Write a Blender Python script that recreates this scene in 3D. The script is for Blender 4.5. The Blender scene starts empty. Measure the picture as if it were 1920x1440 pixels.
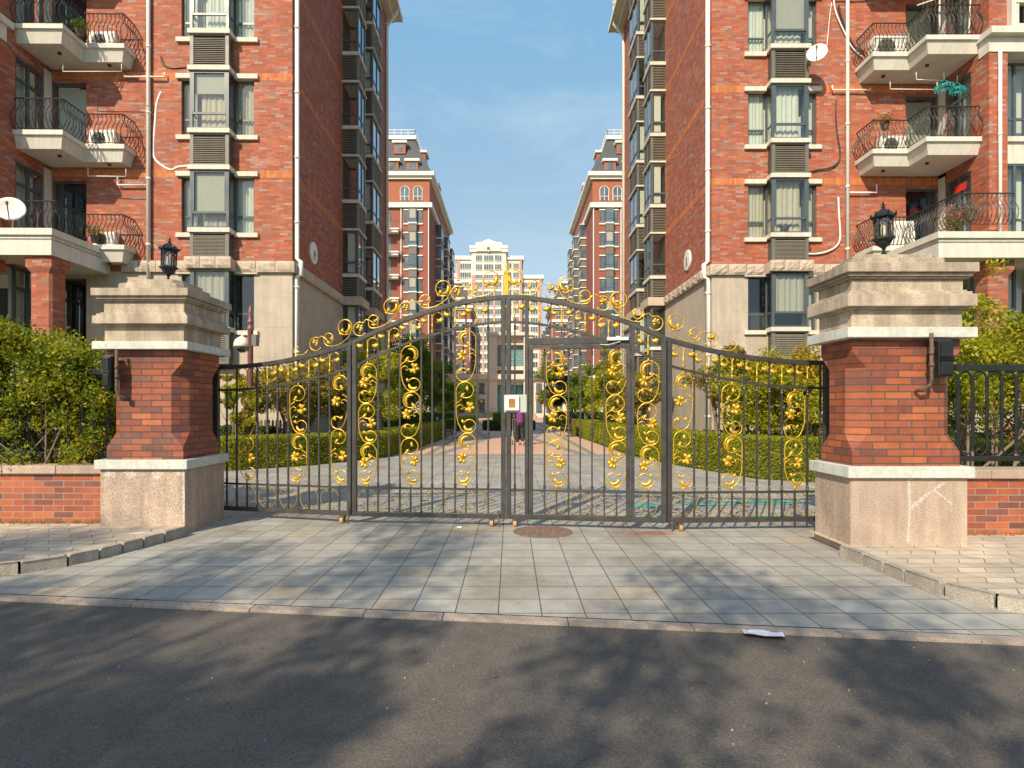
import bpy, math, random
import numpy as np
from mathutils import Vector, Matrix
R = math.radians
S = bpy.context.scene
C = S.collection
random.seed(7)
# ---------------- camera, sky, sun, exposure ----------------
F, H, VX, VY = 1100.0, 1.5, 957.0, 765.0      # focal length in photo pixels, eye height, vanishing point
cd = bpy.data.cameras.new('camera'); cam = bpy.data.objects.new('camera', cd); C.objects.link(cam)
cam.location = (0, 0, H); cam.rotation_euler = (R(90), 0, 0)
cd.sensor_fit = 'HORIZONTAL'; cd.sensor_width = 36; cd.lens = 36 * F / 1920
cd.shift_x = (960 - VX) / 1920; cd.shift_y = (VY - 720) / 1920
cd.clip_start = 0.05; cd.clip_end = 3000
S.camera = cam
SUN_AZ, SUN_EL = R(26), R(38)                  # light travels to +y and a little to +x
w = bpy.data.worlds.new('World'); S.world = w; w.use_nodes = True
nt = w.node_tree; nt.nodes.clear()
wo = nt.nodes.new('ShaderNodeOutputWorld'); bg = nt.nodes.new('ShaderNodeBackground')
sk = nt.nodes.new('ShaderNodeTexSky'); sk.sky_type = 'NISHITA'; sk.sun_disc = False
sk.sun_elevation = SUN_EL; sk.sun_rotation = R(180) + SUN_AZ
sk.air_density = 1.0; sk.dust_density = 1.9; sk.ozone_density = 1.1
# thin high cirrus, part of the sky itself
tc = nt.nodes.new('ShaderNodeTexCoord'); mp = nt.nodes.new('ShaderNodeMapping'); nz = nt.nodes.new('ShaderNodeTexNoise')
mp.inputs['Scale'].default_value = (1.6, 1.2, 5.0); mp.inputs['Rotation'].default_value = (0.3, 0.5, 0.2)
nz.inputs['Scale'].default_value = 1.7; nz.inputs['Detail'].default_value = 7; nz.inputs['Roughness'].default_value = 0.62
nz.inputs['Distortion'].default_value = 0.6
cr = nt.nodes.new('ShaderNodeValToRGB'); cr.color_ramp.elements[0].position = 0.44; cr.color_ramp.elements[1].position = 0.85
cr.color_ramp.elements[1].color = (0.9, 0.9, 0.9, 1)
mx = nt.nodes.new('ShaderNodeMix'); mx.data_type = 'RGBA'
mx.inputs[7].default_value = (5.0, 5.3, 5.5, 1)
nt.links.new(tc.outputs['Generated'], mp.inputs[0]); nt.links.new(mp.outputs[0], nz.inputs[0])
nt.links.new(nz.outputs[0], cr.inputs[0]); nt.links.new(cr.outputs[0], mx.inputs[0])
nt.links.new(sk.outputs[0], mx.inputs[6]); 
sx = nt.nodes.new('ShaderNodeSeparateXYZ'); nt.links.new(tc.outputs['Generated'], sx.inputs[0])
hz = nt.nodes.new('ShaderNodeValToRGB'); nt.links.new(sx.outputs[2], hz.inputs[0])   # hazy autumn air over the city
while len(hz.color_ramp.elements) < 4: hz.color_ramp.elements.new(0.5)
for e_, (p_, c_) in zip(hz.color_ramp.elements, ((0.0, (.52,.61,.66)), (0.30, (.35,.51,.60)), (0.545, (.225,.475,.685)), (1.0, (.12,.33,.62)))): e_.position = p_; e_.color = c_ + (1,)
hm = nt.nodes.new('ShaderNodeVectorMath'); hm.operation = 'SCALE'; hm.inputs['Scale'].default_value = 4.75; nt.links.new(hz.outputs[0], hm.inputs[0])
m2 = nt.nodes.new('ShaderNodeMix'); m2.data_type = 'RGBA'; m2.inputs[0].default_value = 0.70
nt.links.new(mx.outputs[2], m2.inputs[6]); nt.links.new(hm.outputs[0], m2.inputs[7]); nt.links.new(m2.outputs[2], bg.inputs[0])
nt.links.new(bg.outputs[0], wo.inputs[0]); bg.inputs[1].default_value = 0.14
sl = bpy.data.lights.new('sun', 'SUN'); sl.energy = 3.5; sl.angle = R(0.53); sl.color = (1.0, 0.86, 0.65)
so = bpy.data.objects.new('sun', sl); C.objects.link(so)
d = Vector((math.sin(SUN_AZ) * math.cos(SUN_EL), math.cos(SUN_AZ) * math.cos(SUN_EL), -math.sin(SUN_EL)))
so.rotation_euler = d.to_track_quat('-Z', 'Y').to_euler(); so.location = (-20, -40, 40)
S.view_settings.view_transform = 'Standard'; S.view_settings.look = 'None'
S.view_settings.exposure = 0.74; S.view_settings.gamma = 1; S.view_settings.use_curve_mapping = False
S.cycles.max_bounces = 8; S.cycles.transparent_max_bounces = 12; S.cycles.diffuse_bounces = 3
S.cycles.glossy_bounces = 3; S.cycles.transmission_bounces = 4; S.cycles.use_denoising = True
S.cycles.sample_clamp_indirect = 6.0

def W(px, y): return (px - VX) * y / F            # photo column at distance y -> x
def ZZ(py, y): return H + (VY - py) * y / F       # photo row at distance y -> z

# ---------------- materials ----------------
class NG:
    def __init__(s, name):
        s.m = bpy.data.materials.new(name); s.m.use_nodes = True; s.t = s.m.node_tree; s.n = s.t.nodes
        s.b = s.n['Principled BSDF']
    def new(s, t, **k):
        x = s.n.new(t)
        for a, v in k.items(): setattr(x, a, v)
        return x
    def set(s, sock, v):
        if hasattr(v, 'is_output') or isinstance(v, bpy.types.NodeSocket): s.t.links.new(v, sock)
        else: sock.default_value = v
    def ma(s, op, a, b=None, c=None):
        x = s.new('ShaderNodeMath', operation=op); s.set(x.inputs[0], a)
        if b is not None: s.set(x.inputs[1], b)
        if c is not None: s.set(x.inputs[2], c)
        return x.outputs[0]
    def xyz(s, space='Object'):
        t = s.new('ShaderNodeTexCoord'); q = s.new('ShaderNodeSeparateXYZ'); s.t.links.new(t.outputs[space], q.inputs[0])
        return t.outputs[space], q.outputs[0], q.outputs[1], q.outputs[2]
    def comb(s, a, b, c=0.0):
        x = s.new('ShaderNodeCombineXYZ'); s.set(x.inputs[0], a); s.set(x.inputs[1], b); s.set(x.inputs[2], c); return x.outputs[0]
    def noise(s, vec, scale, detail=4, rough=0.55, dist=0.0):
        x = s.new('ShaderNodeTexNoise'); s.set(x.inputs['Vector'], vec); x.inputs['Scale'].default_value = scale
        x.inputs['Detail'].default_value = detail; x.inputs['Roughness'].default_value = rough; x.inputs['Distortion'].default_value = dist
        return x.outputs[0]
    def white(s, vec):
        x = s.new('ShaderNodeTexWhiteNoise', noise_dimensions='3D'); s.set(x.inputs['Vector'], vec); return x.outputs[0]
    def ramp(s, fac, stops, const=False):
        x = s.new('ShaderNodeValToRGB'); r = x.color_ramp
        if const: r.interpolation = 'CONSTANT'
        while len(r.elements) < len(stops): r.elements.new(0.5)
        for e, (p, c) in zip(r.elements, stops):
            e.position = p; e.color = (c, c, c, 1) if isinstance(c, (int, float)) else tuple(c) + (1,)
        s.set(x.inputs[0], fac); return x.outputs[0]
    def mix(s, fac, a, b, blend='MIX'):
        x = s.new('ShaderNodeMix', data_type='RGBA', blend_type=blend)
        s.set(x.inputs[0], fac)
        for i, v in ((6, a), (7, b)):
            if isinstance(v, tuple) and len(v) == 3: v = v + (1,)
            s.set(x.inputs[i], v)
        return x.outputs[2]
    def bump(s, h, strength=0.4, dist=0.01):
        x = s.new('ShaderNodeBump'); x.inputs['Strength'].default_value = strength; x.inputs['Distance'].default_value = dist
        s.set(x.inputs['Height'], h); s.t.links.new(x.outputs[0], s.b.inputs['Normal'])
    def col(s, v):
        if isinstance(v, tuple) and len(v) == 3: v = v + (1,)
        s.set(s.b.inputs['Base Color'], v)
    def p(s, **k):
        for a, v in k.items(): s.set(s.b.inputs[a.replace('_', ' ')], v)
        return s

def brick(name, L, Hh, cols, mortar, mw=0.006, stagger=0.5, bump=0.5, rough=0.75, dirt=0.25, mh=None, soldier=False, plane='wall', big=0.6):
    g = NG(name); vec, x, y, z = g.xyz()
    if plane == 'wall': u, v = g.ma('ADD', x, y), z
    else: u, v = x, y
    v = g.ma('ADD', v, 50.003); u = g.ma('ADD', u, 80.007)
    vr = g.ma('DIVIDE', v, Hh); row = g.ma('FLOOR', vr)
    ur = g.ma('ADD', g.ma('DIVIDE', u, L), g.ma('MULTIPLY', g.ma('MODULO', row, 2.0), stagger)); cu = g.ma('FLOOR', ur)
    fu = g.ma('MULTIPLY', g.ma('FRACT', ur), L); fv = g.ma('MULTIPLY', g.ma('FRACT', vr), Hh)
    wob = g.ma('MULTIPLY', g.ma('SUBTRACT', g.noise(vec, 40, 2), 0.5), mw * 0.8)
    e1 = g.ma('LESS_THAN', g.ma('ADD', fu, wob), mw); e2 = g.ma('LESS_THAN', g.ma('ADD', fv, wob), mh or mw)
    m = g.ma('MAXIMUM', e1, e2)
    r = g.white(g.comb(cu, row, 3.0)); n = len(cols)
    c = g.ramp(r, [(i / n, cc) for i, cc in enumerate(cols)], True)
    r2 = g.white(g.comb(cu, row, 9.0))
    c = g.mix(1.0, c, g.ramp(r2, [(0, 0.8), (1, 1.12)]), 'MULTIPLY')
    n1 = g.noise(vec, 9.0, 5, 0.65); c = g.mix(0.7, c, g.ramp(n1, [(0.3, 0.75), (0.7, 1.2)]), 'MULTIPLY')
    n2 = g.noise(vec, big, 4, 0.6); c = g.mix(dirt, c, g.ramp(n2, [(0.35, 0.6), (0.65, 1.15)]), 'MULTIPLY')
    sv = g.comb(g.ma('MULTIPLY', g.ma('ADD', x, y), 4.0), g.ma('MULTIPLY', z, 0.35), 0.0)
    c = g.mix(0.3, c, g.ramp(g.noise(sv, 1.0, 5, 0.65), [(0.38, 0.62), (0.6, 1.06)]), 'MULTIPLY')
    c = g.mix(m, c, mortar); g.col(c); g.p(Roughness=rough)
    g.bump(g.ma('ADD', g.ma('MULTIPLY', m, -1.0), g.ma('MULTIPLY', n1, 0.15)), bump, 0.006)
    return g.m

def speck(name, base, dark, light, scale=180, rough=0.8, stain=0.35, bump=0.25, stainc=None, seam=None):
    g = NG(name); vec, x, y, z = g.xyz()
    n = g.noise(vec, scale, 2, 0.6); c = g.ramp(n, [(0.33, dark), (0.5, base), (0.68, light)])
    n2 = g.noise(vec, 1.3, 6, 0.65, 0.4); c = g.mix(stain, c, g.ramp(n2, [(0.35, 0.55), (0.62, 1.1)]), 'MULTIPLY')
    sv = g.comb(g.ma('MULTIPLY', g.ma('ADD', x, y), 7.0), g.ma('MULTIPLY', z, 0.7), 0.0)
    n3 = g.noise(sv, 1.0, 4, 0.6); c = g.mix(stain * 0.8, c, g.ramp(n3, [(0.42, 0.6), (0.6, 1.05)]), 'MULTIPLY')
    if seam:
        a = g.ma('LESS_THAN', g.ma('FRACT', g.ma('DIVIDE', g.ma('ADD', g.ma('ADD', x, y), 60.0), seam[0])), 0.008 / seam[0])
        b = g.ma('LESS_THAN', g.ma('FRACT', g.ma('DIVIDE', g.ma('ADD', z, 60.0), seam[1])), 0.008 / seam[1])
        c = g.mix(g.ma('MULTIPLY', g.ma('MAXIMUM', a, b), 0.45), c, (0.12, 0.1, 0.08))
    g.col(c); g.p(Roughness=rough); g.bump(g.ma('ADD', n, n2), bump, 0.004)
    return g.m

def plain(name, c, rough=0.5, metal=0.0, var=0.12, scale=6, bump=0.0, streak=0.0, spec=0.5):
    g = NG(name); vec, x, y, z = g.xyz()
    n = g.noise(vec, scale, 5, 0.6); cc = g.mix(1.0, c, g.ramp(n, [(0.3, 1 - var), (0.7, 1 + var)]), 'MULTIPLY')
    if streak:
        sv = g.comb(g.ma('MULTIPLY', g.ma('ADD', x, y), 9.0), g.ma('MULTIPLY', z, 0.8), 0.0)
        cc = g.mix(streak, cc, g.ramp(g.noise(sv, 1.0, 4, 0.6), [(0.4, 0.55), (0.6, 1.05)]), 'MULTIPLY')
    g.col(cc); g.p(Roughness=g.ramp(n, [(0.3, max(0, rough - 0.1)), (0.7, min(1, rough + 0.1))]), Metallic=metal); g.b.inputs['Specular IOR Level'].default_value = spec
    if bump: g.bump(n, bump, 0.004)
    return g.m

def leafmat(name, cols, clump=1.6, trans=0.45):
    g = NG(name); vec, x, y, z = g.xyz()
    geo = g.new('ShaderNodeNewGeometry'); ri = geo.outputs['Random Per Island']
    n = g.noise(vec, clump, 4, 0.6)
    f = g.ma('ADD', g.ma('MULTIPLY', ri, 0.55), g.ma('MULTIPLY', g.ma('SUBTRACT', n, 0.28), 1.05))
    k = len(cols) - 1; c = g.ramp(f, [(i / k, cc) for i, cc in enumerate(cols)])
    g.col(c); g.p(Roughness=0.5); g.b.inputs['Specular IOR Level'].default_value = 0.35
    t = g.new('ShaderNodeBsdfTranslucent'); g.set(t.inputs[0], g.mix(1.0, c, (1.25, 1.2, 0.6), 'MULTIPLY'))
    ms = g.new('ShaderNodeMixShader'); ms.inputs[0].default_value = trans
    g.t.links.new(g.b.outputs[0], ms.inputs[1]); g.t.links.new(t.outputs[0], ms.inputs[2])
    g.t.links.new(ms.outputs[0], g.n['Material Output'].inputs[0])
    return g.m

def glassmat(name, tint=(0.92, 0.95, 0.93), refl=0.02):
    g = NG(name)
    tr = g.new('ShaderNodeBsdfTransparent'); tr.inputs[0].default_value = tint + (1,)
    gl = g.new('ShaderNodeBsdfGlossy'); gl.inputs['Roughness'].default_value = 0.015; gl.inputs[0].default_value = (0.9, 0.95, 1, 1)
    fr = g.new('ShaderNodeFresnel'); fr.inputs[0].default_value = 1.5
    vec, x, y, z = g.xyz(); g.set(gl.inputs['Normal'], g.bumpn(vec)) if hasattr(g, 'bumpn') else None
    gm = g.new('ShaderNodeNewGeometry'); f = g.ma('MULTIPLY', g.ma('MULTIPLY_ADD', fr.outputs[0], 1.6, refl), g.ma('SUBTRACT', 1.0, gm.outputs['Backfacing']))
    ms = g.new('ShaderNodeMixShader'); g.set(ms.inputs[0], g.ma('MINIMUM', f, 0.95))
    g.t.links.new(tr.outputs[0], ms.inputs[1]); g.t.links.new(gl.outputs[0], ms.inputs[2])
    g.t.links.new(ms.outputs[0], g.n['Material Output'].inputs[0])
    return g.m

def patchy(name, c, scale=22, lo=.46, hi=.56):
    g = NG(name); vec, x, y, z = g.xyz(); n = g.noise(vec, scale, 5, 0.7); g.col(c); g.p(Roughness=0.85)
    tr = g.new('ShaderNodeBsdfTransparent'); ms = g.new('ShaderNodeMixShader'); g.set(ms.inputs[0], g.ramp(n, [(lo, 0.0), (hi, 0.9)]))
    g.t.links.new(tr.outputs[0], ms.inputs[1]); g.t.links.new(g.b.outputs[0], ms.inputs[2]); g.t.links.new(ms.outputs[0], g.n['Material Output'].inputs[0]); return g.m

M = {}
M['brick'] = brick('red_wall_brick', 0.25, 0.069, [(0.45,0.115,0.055),(0.40,0.095,0.05),(0.47,0.135,0.06),(0.38,0.10,0.06),(0.40,0.23,0.18),(0.45,0.115,0.055),(0.34,0.15,0.12),(0.43,0.105,0.052),(0.46,0.17,0.10)], (0.24,0.115,0.075), 0.011, 0.5, 0.35, 0.8, 0.3)
M['soldier'] = brick('orange_soldier_brick', 0.0725, 0.26, [(0.58,0.19,0.06),(0.55,0.17,0.055),(0.60,0.21,0.07)], (0.30,0.12,0.06), 0.008, 0.0, 0.3, 0.8, 0.15)
pc = [(0.39,0.105,0.044),(0.35,0.088,0.042),(0.28,0.078,0.046),(0.43,0.125,0.048),(0.21,0.075,0.055),(0.37,0.098,0.042),(0.30,0.08,0.045)]
M['pbrickL'] = brick('pillar_brick', 0.247, 0.0752, pc, (0.06,0.05,0.042), 0.012, 0.5, 0.7, 0.6, 0.3)
M['pbrickR'] = brick('pillar_brick_large', 0.277, 0.0737, pc, (0.07,0.06,0.05), 0.012, 0.5, 0.7, 0.6, 0.3)
M['wbrick'] = brick('low_wall_brick', 0.247, 0.0752, pc, (0.30,0.24,0.19), 0.009, 0.5, 0.6, 0.7, 0.3)
M['granite'] = speck('beige_granite', (0.50,0.41,0.31), (0.34,0.26,0.19), (0.64,0.55,0.45), 110, 0.85, 0.85, .5)
M['granite2'] = speck('pink_granite', (0.48,0.36,0.28), (0.30,0.21,0.15), (0.64,0.52,0.43), 100, 0.85, 0.5)
M['band'] = speck('pale_limestone', (0.60,0.61,0.55), (0.54,0.55,0.49), (0.66,0.67,0.61), 20, 0.65, 0.3, 0.1)
M['rough'] = speck('rough_faced_stone', (0.52,0.42,0.33), (0.40,0.31,0.24), (0.62,0.52,0.42), 40, 0.9, 0.3, 0.9)
M['clubstone'] = speck('pale_clubhouse_stone', (0.70,0.61,0.50), (0.66,0.57,0.46), (0.74,0.65,0.54), 10, 0.75, 0.2, 0.05, seam=(1.2, 0.9))
M['stonewall'] = speck('stone_cladding', (0.49,0.41,0.325), (0.45,0.375,0.29), (0.54,0.455,0.37), 60, 0.75, 0.35, 0.08, seam=(1.2, 0.9))
M['white'] = plain('white_render', (0.64,0.60,0.53), 0.75, 0, 0.05, 3, 0.05, 0.22)
M['sill'] = plain('cream_sill', (0.66,0.60,0.50), 0.75, 0, 0.06, 4, 0.05, 0.3)
M['whitep'] = plain('white_plastic_pipe', (0.80,0.78,0.72), 0.45, 0, 0.05, 3, 0, 0.15)
M['frame'] = plain('blue_grey_window_frame', (0.075,0.095,0.105), 0.35, 0, 0.1, 3)
M['lframe'] = plain('olive_grey_louver_frame', (0.15,0.145,0.125), 0.45, 0, 0.08, 3, 0, 0.2)
M['slat'] = plain('louver_slat', (0.23,0.20,0.155), 0.5, 0, 0.08, 3, 0, 0.2)
M['glass'] = glassmat('window_glass')
M['glassd'] = glassmat('dark_window_glass', (0.35,0.42,0.45), 0.06)
M['dark'] = plain('shade_backing', (0.05,0.048,0.045), 0.9)  # flat dark colour standing for shade in rooms and behind louvres
M['curtain'] = plain('white_curtain', (0.62,0.61,0.54), 0.9, 0, 0.06, 9)
M['curtaing'] = plain('grey_blind', (0.40,0.36,0.30), 0.9, 0, 0.08, 9)
M['iron'] = plain('dark_wrought_iron', (0.05,0.042,0.036), 0.5, 0.3, 0.25, 12)
M['curtainb'] = plain('beige_curtain', (0.50,0.43,0.33), 0.9, 0, 0.08, 9)
M['goldthin'] = plain('dull_gold_paint', (0.42,0.27,0.05), 0.45, 0.3, 0.35, 30)
M['black'] = plain('charcoal_painted_steel', (0.058,0.055,0.052), 0.42, 0.15, 0.22, 7, 0.1, 0.3)
M['fblack'] = plain('black_fence_paint', (0.016,0.019,0.02), 0.4, 0.0, 0.2, 9, spec=.35)
g = NG('gold_leaf_paint'); vec, x, y, z = g.xyz(); n = g.noise(vec, 38, 4, 0.6)
g.col(g.ramp(n, [(0.28, (0.26,0.14,0.015)), (0.46, (0.66,0.39,0.03)), (0.70, (0.86,0.58,0.07))])); g.p(Roughness=0.32, Metallic=0.45); g.bump(n, 0.25, 0.003); M['gold'] = g.m
M['asphalt'] = None
g = NG('asphalt'); vec, x, y, z = g.xyz(); n = g.noise(vec, 105, 4, 0.8); n2 = g.noise(vec, 0.5, 5, 0.6); n3 = g.noise(vec, 70, 2, 0.5); n4 = g.noise(vec, 3.0, 6, 0.7)
c = g.ramp(n, [(0.28, (0.035,0.030,0.027)), (0.5, (0.115,0.098,0.083)), (0.62, (0.155,0.132,0.11)), (0.75, (0.36,0.31,0.26))])
c = g.mix(0.5, c, g.ramp(n2, [(0.3, 0.75), (0.7, 1.25)]), 'MULTIPLY'); c = g.mix(0.7, c, g.ramp(n4, [(0.3, 0.75), (0.7, 1.2)]), 'MULTIPLY')
c = g.mix(g.ramp(n3, [(0.735, 0.0), (0.77, 0.8)]), c, (0.36,0.32,0.28)); g.col(c); g.p(Roughness=0.85); g.bump(n, 0.6, 0.004); M['asphalt'] = g.m
# slate-grey square paving with joints, odd brownish slabs and wear
g = NG('slate_paving'); vec, x, y, z = g.xyz(); T = 0.3175
ur = g.ma('DIVIDE', g.ma('ADD', x, 60.10), T); vr = g.ma('DIVIDE', g.ma('ADD', y, 60.17), T * 1.0)
wv = g.ma('MULTIPLY', g.ma('SUBTRACT', g.noise(vec, 14, 2), 0.5), 0.012)
m = g.ma('MAXIMUM', g.ma('LESS_THAN', g.ma('ADD', g.ma('FRACT', ur), wv), 0.026), g.ma('LESS_THAN', g.ma('ADD', g.ma('FRACT', vr), wv), 0.036))
r = g.white(g.comb(g.ma('FLOOR', ur), g.ma('FLOOR', vr), 1.0)); r2 = g.white(g.comb(g.ma('FLOOR', ur), g.ma('FLOOR', vr), 5.0))
c = g.ramp(r, [(0, (0.33,0.32,0.292)), (0.35, (0.36,0.35,0.315)), (0.65, (0.345,0.332,0.30)), (0.955, (0.40,0.345,0.27))], True)
c = g.mix(1.0, c, g.ramp(r2, [(0, 0.93), (1, 1.06)]), 'MULTIPLY')
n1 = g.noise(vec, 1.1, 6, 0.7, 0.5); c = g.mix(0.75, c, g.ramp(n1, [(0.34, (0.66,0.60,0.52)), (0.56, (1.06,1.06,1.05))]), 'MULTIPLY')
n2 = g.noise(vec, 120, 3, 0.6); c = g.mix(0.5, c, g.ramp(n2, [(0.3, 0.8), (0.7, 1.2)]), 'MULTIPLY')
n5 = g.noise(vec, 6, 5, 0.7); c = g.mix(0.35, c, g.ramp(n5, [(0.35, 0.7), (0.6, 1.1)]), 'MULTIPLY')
rx = g.ma('SUBTRACT', x, 1.62); ry = g.ma('SUBTRACT', y, 7.02)
rd = g.ma('ADD', g.ma('ADD', g.ma('MULTIPLY', rx, rx), g.ma('MULTIPLY', g.ma('MULTIPLY', ry, ry), 9.0)), g.ma('MULTIPLY', g.ma('SUBTRACT', n5, 0.5), 0.5))
c = g.mix(g.ramp(rd, [(0.0, 0.75), (0.16, 0.0)]), c, (0.26,0.085,0.04))
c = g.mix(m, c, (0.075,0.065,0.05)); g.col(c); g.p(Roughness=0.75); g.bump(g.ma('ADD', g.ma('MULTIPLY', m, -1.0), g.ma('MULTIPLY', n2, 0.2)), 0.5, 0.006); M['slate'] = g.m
# cream sidewalk blocks laid in a zigzag
g = NG('cream_zigzag_paving'); vec, x, y, z = g.xyz()
yy = g.ma('ADD', y, 40.0); xx = g.ma('ADD', x, 60.0); v0 = g.ma('DIVIDE', yy, 0.15)
tri = g.ma('ABSOLUTE', g.ma('SUBTRACT', g.ma('FRACT', g.ma('MULTIPLY', v0, 0.5)), 0.5)); row = g.ma('FLOOR', v0)
u0 = g.ma('DIVIDE', g.ma('ADD', xx, g.ma('MULTIPLY', tri, 0.20)), 0.235)
wv = g.ma('MULTIPLY', g.ma('SUBTRACT', g.noise(vec, 20, 2), 0.5), 0.06)
m = g.ma('MAXIMUM', g.ma('LESS_THAN', g.ma('ADD', g.ma('FRACT', u0), wv), 0.045), g.ma('LESS_THAN', g.ma('ADD', g.ma('FRACT', v0), wv), 0.06))
r = g.white(g.comb(g.ma('FLOOR', u0), row, 2.0)); c = g.ramp(r, [(0, (0.50,0.43,0.34)), (0.35, (0.57,0.49,0.39)), (0.7, (0.46,0.385,0.30))], True)
n1 = g.noise(vec, 2.0, 6, 0.7); c = g.mix(0.7, c, g.ramp(n1, [(0.3, 0.65), (0.65, 1.15)]), 'MULTIPLY')
n2 = g.noise(vec, 60, 3, 0.7); c = g.mix(0.4, c, g.ramp(n2, [(0.3, 0.75), (0.7, 1.2)]), 'MULTIPLY')
c = g.mix(m, c, g.ramp(n1, [(0.4, (0.16,0.11,0.06)), (0.60, (0.40,0.22,0.07))])); g.col(c); g.p(Roughness=0.8); g.bump(g.ma('ADD', g.ma('MULTIPLY', m, -1.0), g.ma('MULTIPLY', n2, 0.2)), 0.6, 0.008); M['cream'] = g.m
M['kerb'] = speck('kerb_concrete', (0.42,0.37,0.31), (0.30,0.26,0.21), (0.52,0.47,0.40), 90, 0.9, 0.6, 0.5)
M['kerbs'] = speck('pinkish_kerb_stone', (0.42,0.34,0.28), (0.32,0.25,0.20), (0.50,0.42,0.35), 90, 0.9, 0.6, 0.5)
# garden path: pink blocks with grey bands and tan strips
g = NG('path_paving'); vec, x, y, z = g.xyz(); ax = g.ma('ABSOLUTE', x)
T2 = 0.3; m = g.ma('MAXIMUM', g.ma('LESS_THAN', g.ma('FRACT', g.ma('DIVIDE', g.ma('ADD', x, 60.0), T2)), 0.03), g.ma('LESS_THAN', g.ma('FRACT', g.ma('DIVIDE', g.ma('ADD', y, 60.0), T2)), 0.03))
pink, grey, tan = (0.58,0.36,0.25), (0.24,0.23,0.21), (0.52,0.36,0.20)
per = g.ma('FRACT', g.ma('DIVIDE', g.ma('SUBTRACT', y, 18.4), 21.0))
dg = g.ma('SUBTRACT', ax, g.ma('MULTIPLY_ADD', g.ma('ABSOLUTE', g.ma('SUBTRACT', per, 0.5)), 2.6, 0.9))
c = g.mix(g.ma('GREATER_THAN', dg, 0.0), pink, grey); c = g.mix(g.ma('GREATER_THAN', dg, 0.38), c, tan)
c = g.mix(g.ma('GREATER_THAN', ax, 2.55), c, grey); c = g.mix(g.ma('GREATER_THAN', ax, 2.8), c, pink)
c = g.mix(g.ma('LESS_THAN', per, 0.03), c, grey)
n1 = g.noise(vec, 1.4, 5, 0.6); c = g.mix(0.5, c, g.ramp(n1, [(0.3, 0.75), (0.7, 1.15)]), 'MULTIPLY')
c = g.mix(g.ma('MULTIPLY', m, 0.5), c, (0.16,0.12,0.09)); g.col(c); g.p(Roughness=0.8); M['path'] = g.m
g = NG('lawn_soil'); vec, x, y, z = g.xyz(); n1 = g.noise(vec, 0.5, 5, 0.6); n2 = g.noise(vec, 30, 4, 0.7)
c = g.mix(0.5, g.ramp(n1, [(0.35, (0.055,0.085,0.015)), (0.6, (0.11,0.15,0.02))]), g.ramp(n2, [(0.3, (0.05,0.04,0.02)), (0.6, (0.13,0.17,0.03))])); g.col(c); g.p(Roughness=0.95); g.bump(n2, 0.8, 0.03); M['lawn'] = g.m
M['bark'] = plain('bark', (0.20,0.15,0.11), 0.9, 0, 0.35, 14, 0.6)
M['olive'] = leafmat('olive_autumn_leaves', [(0.10,0.11,0.02),(0.22,0.21,0.04),(0.36,0.27,0.07),(0.44,0.30,0.12)])
M['green'] = leafmat('green_leaves', [(0.05,0.095,0.012),(0.12,0.19,0.02),(0.23,0.30,0.03),(0.36,0.37,0.035)])
M['dgreen'] = leafmat('dark_green_leaves', [(0.02,0.045,0.01),(0.045,0.085,0.015),(0.08,0.13,0.022),(0.13,0.17,0.03)])
M['ygreen'] = leafmat('yellow_green_leaves', [(0.10,0.14,0.014),(0.26,0.30,0.02),(0.45,0.43,0.03),(0.65,0.53,0.04)])
M['yellow'] = leafmat('yellow_leaves', [(0.12,0.12,0.012),(0.30,0.24,0.015),(0.46,0.34,0.02),(0.56,0.40,0.03)])
M['hedge'] = leafmat('clipped_hedge_leaves', [(0.09,0.12,0.014),(0.22,0.26,0.02),(0.38,0.38,0.03),(0.55,0.50,0.05)], 1.2)
M['plum'] = leafmat('plum_leaves', [(0.04,0.02,0.02),(0.09,0.045,0.04),(0.15,0.08,0.05),(0.18,0.11,0.06)])
M['bushL'] = leafmat('mixed_shrub_leaves', [(0.04,0.08,0.01),(0.10,0.165,0.016),(0.19,0.24,0.022),(0.42,0.38,0.025),(0.62,0.48,0.03)], 2.2)
M['slateroof'] = plain('slate_roof', (0.075,0.08,0.085), 0.75, 0, 0.15, 5, 0.2)
M['orangew'] = plain('orange_render', (0.36,0.12,0.065), 0.8, 0, 0.06, 2, 0, 0.15)
M['farbrick'] = plain('far_brick', (0.30,0.098,0.068), 0.85, 0, 0.14, 2.5, 0, 0.2)
M['creamw'] = plain('cream_render', (0.76,0.69,0.56), 0.8, 0, 0.04, 2, 0, 0.1)
M['pinkw'] = plain('pink_brick_pier', (0.60,0.28,0.20), 0.8, 0, 0.06, 2)
M['farwhite'] = plain('white_cornice', (0.78,0.74,0.66), 0.8, 0, 0.04, 2)
M['farglass'] = plain('far_window_glass', (0.10,0.13,0.15), 0.15, 0, 0.5, 0.7, 0, 0, 1.0)
M['fargrey'] = plain('grey_brown_panel', (0.16,0.135,0.105), 0.6, 0, 0.1, 2)
M['teal'] = plain('teal_lattice', (0.10,0.38,0.42), 0.5, 0, 0.1, 3)
M['maroon'] = plain('maroon_pole_paint', (0.20,0.075,0.085), 0.4, 0, 0.15, 6)
M['wood'] = plain('dark_bench_wood', (0.14,0.08,0.05), 0.6, 0, 0.2, 10)
M['rust'] = plain('rusty_steel', (0.13,0.085,0.055), 0.7, 0.2, 0.4, 20)
M['wheel'] = plain('tan_rubber_wheel', (0.42,0.26,0.13), 0.6, 0, 0.2, 30)
M['galv'] = plain('galvanised_plate', (0.42,0.44,0.40), 0.5, 0.2, 0.15, 14)
M['plastic'] = plain('ivory_plastic', (0.80,0.78,0.70), 0.4, 0, 0.04, 10)
M['amber'] = plain('amber_panel', (0.34,0.15,0.03), 0.35, 0, 0.5, 25)
M['skin'] = plain('skin', (0.45,0.26,0.17), 0.6)
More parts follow.
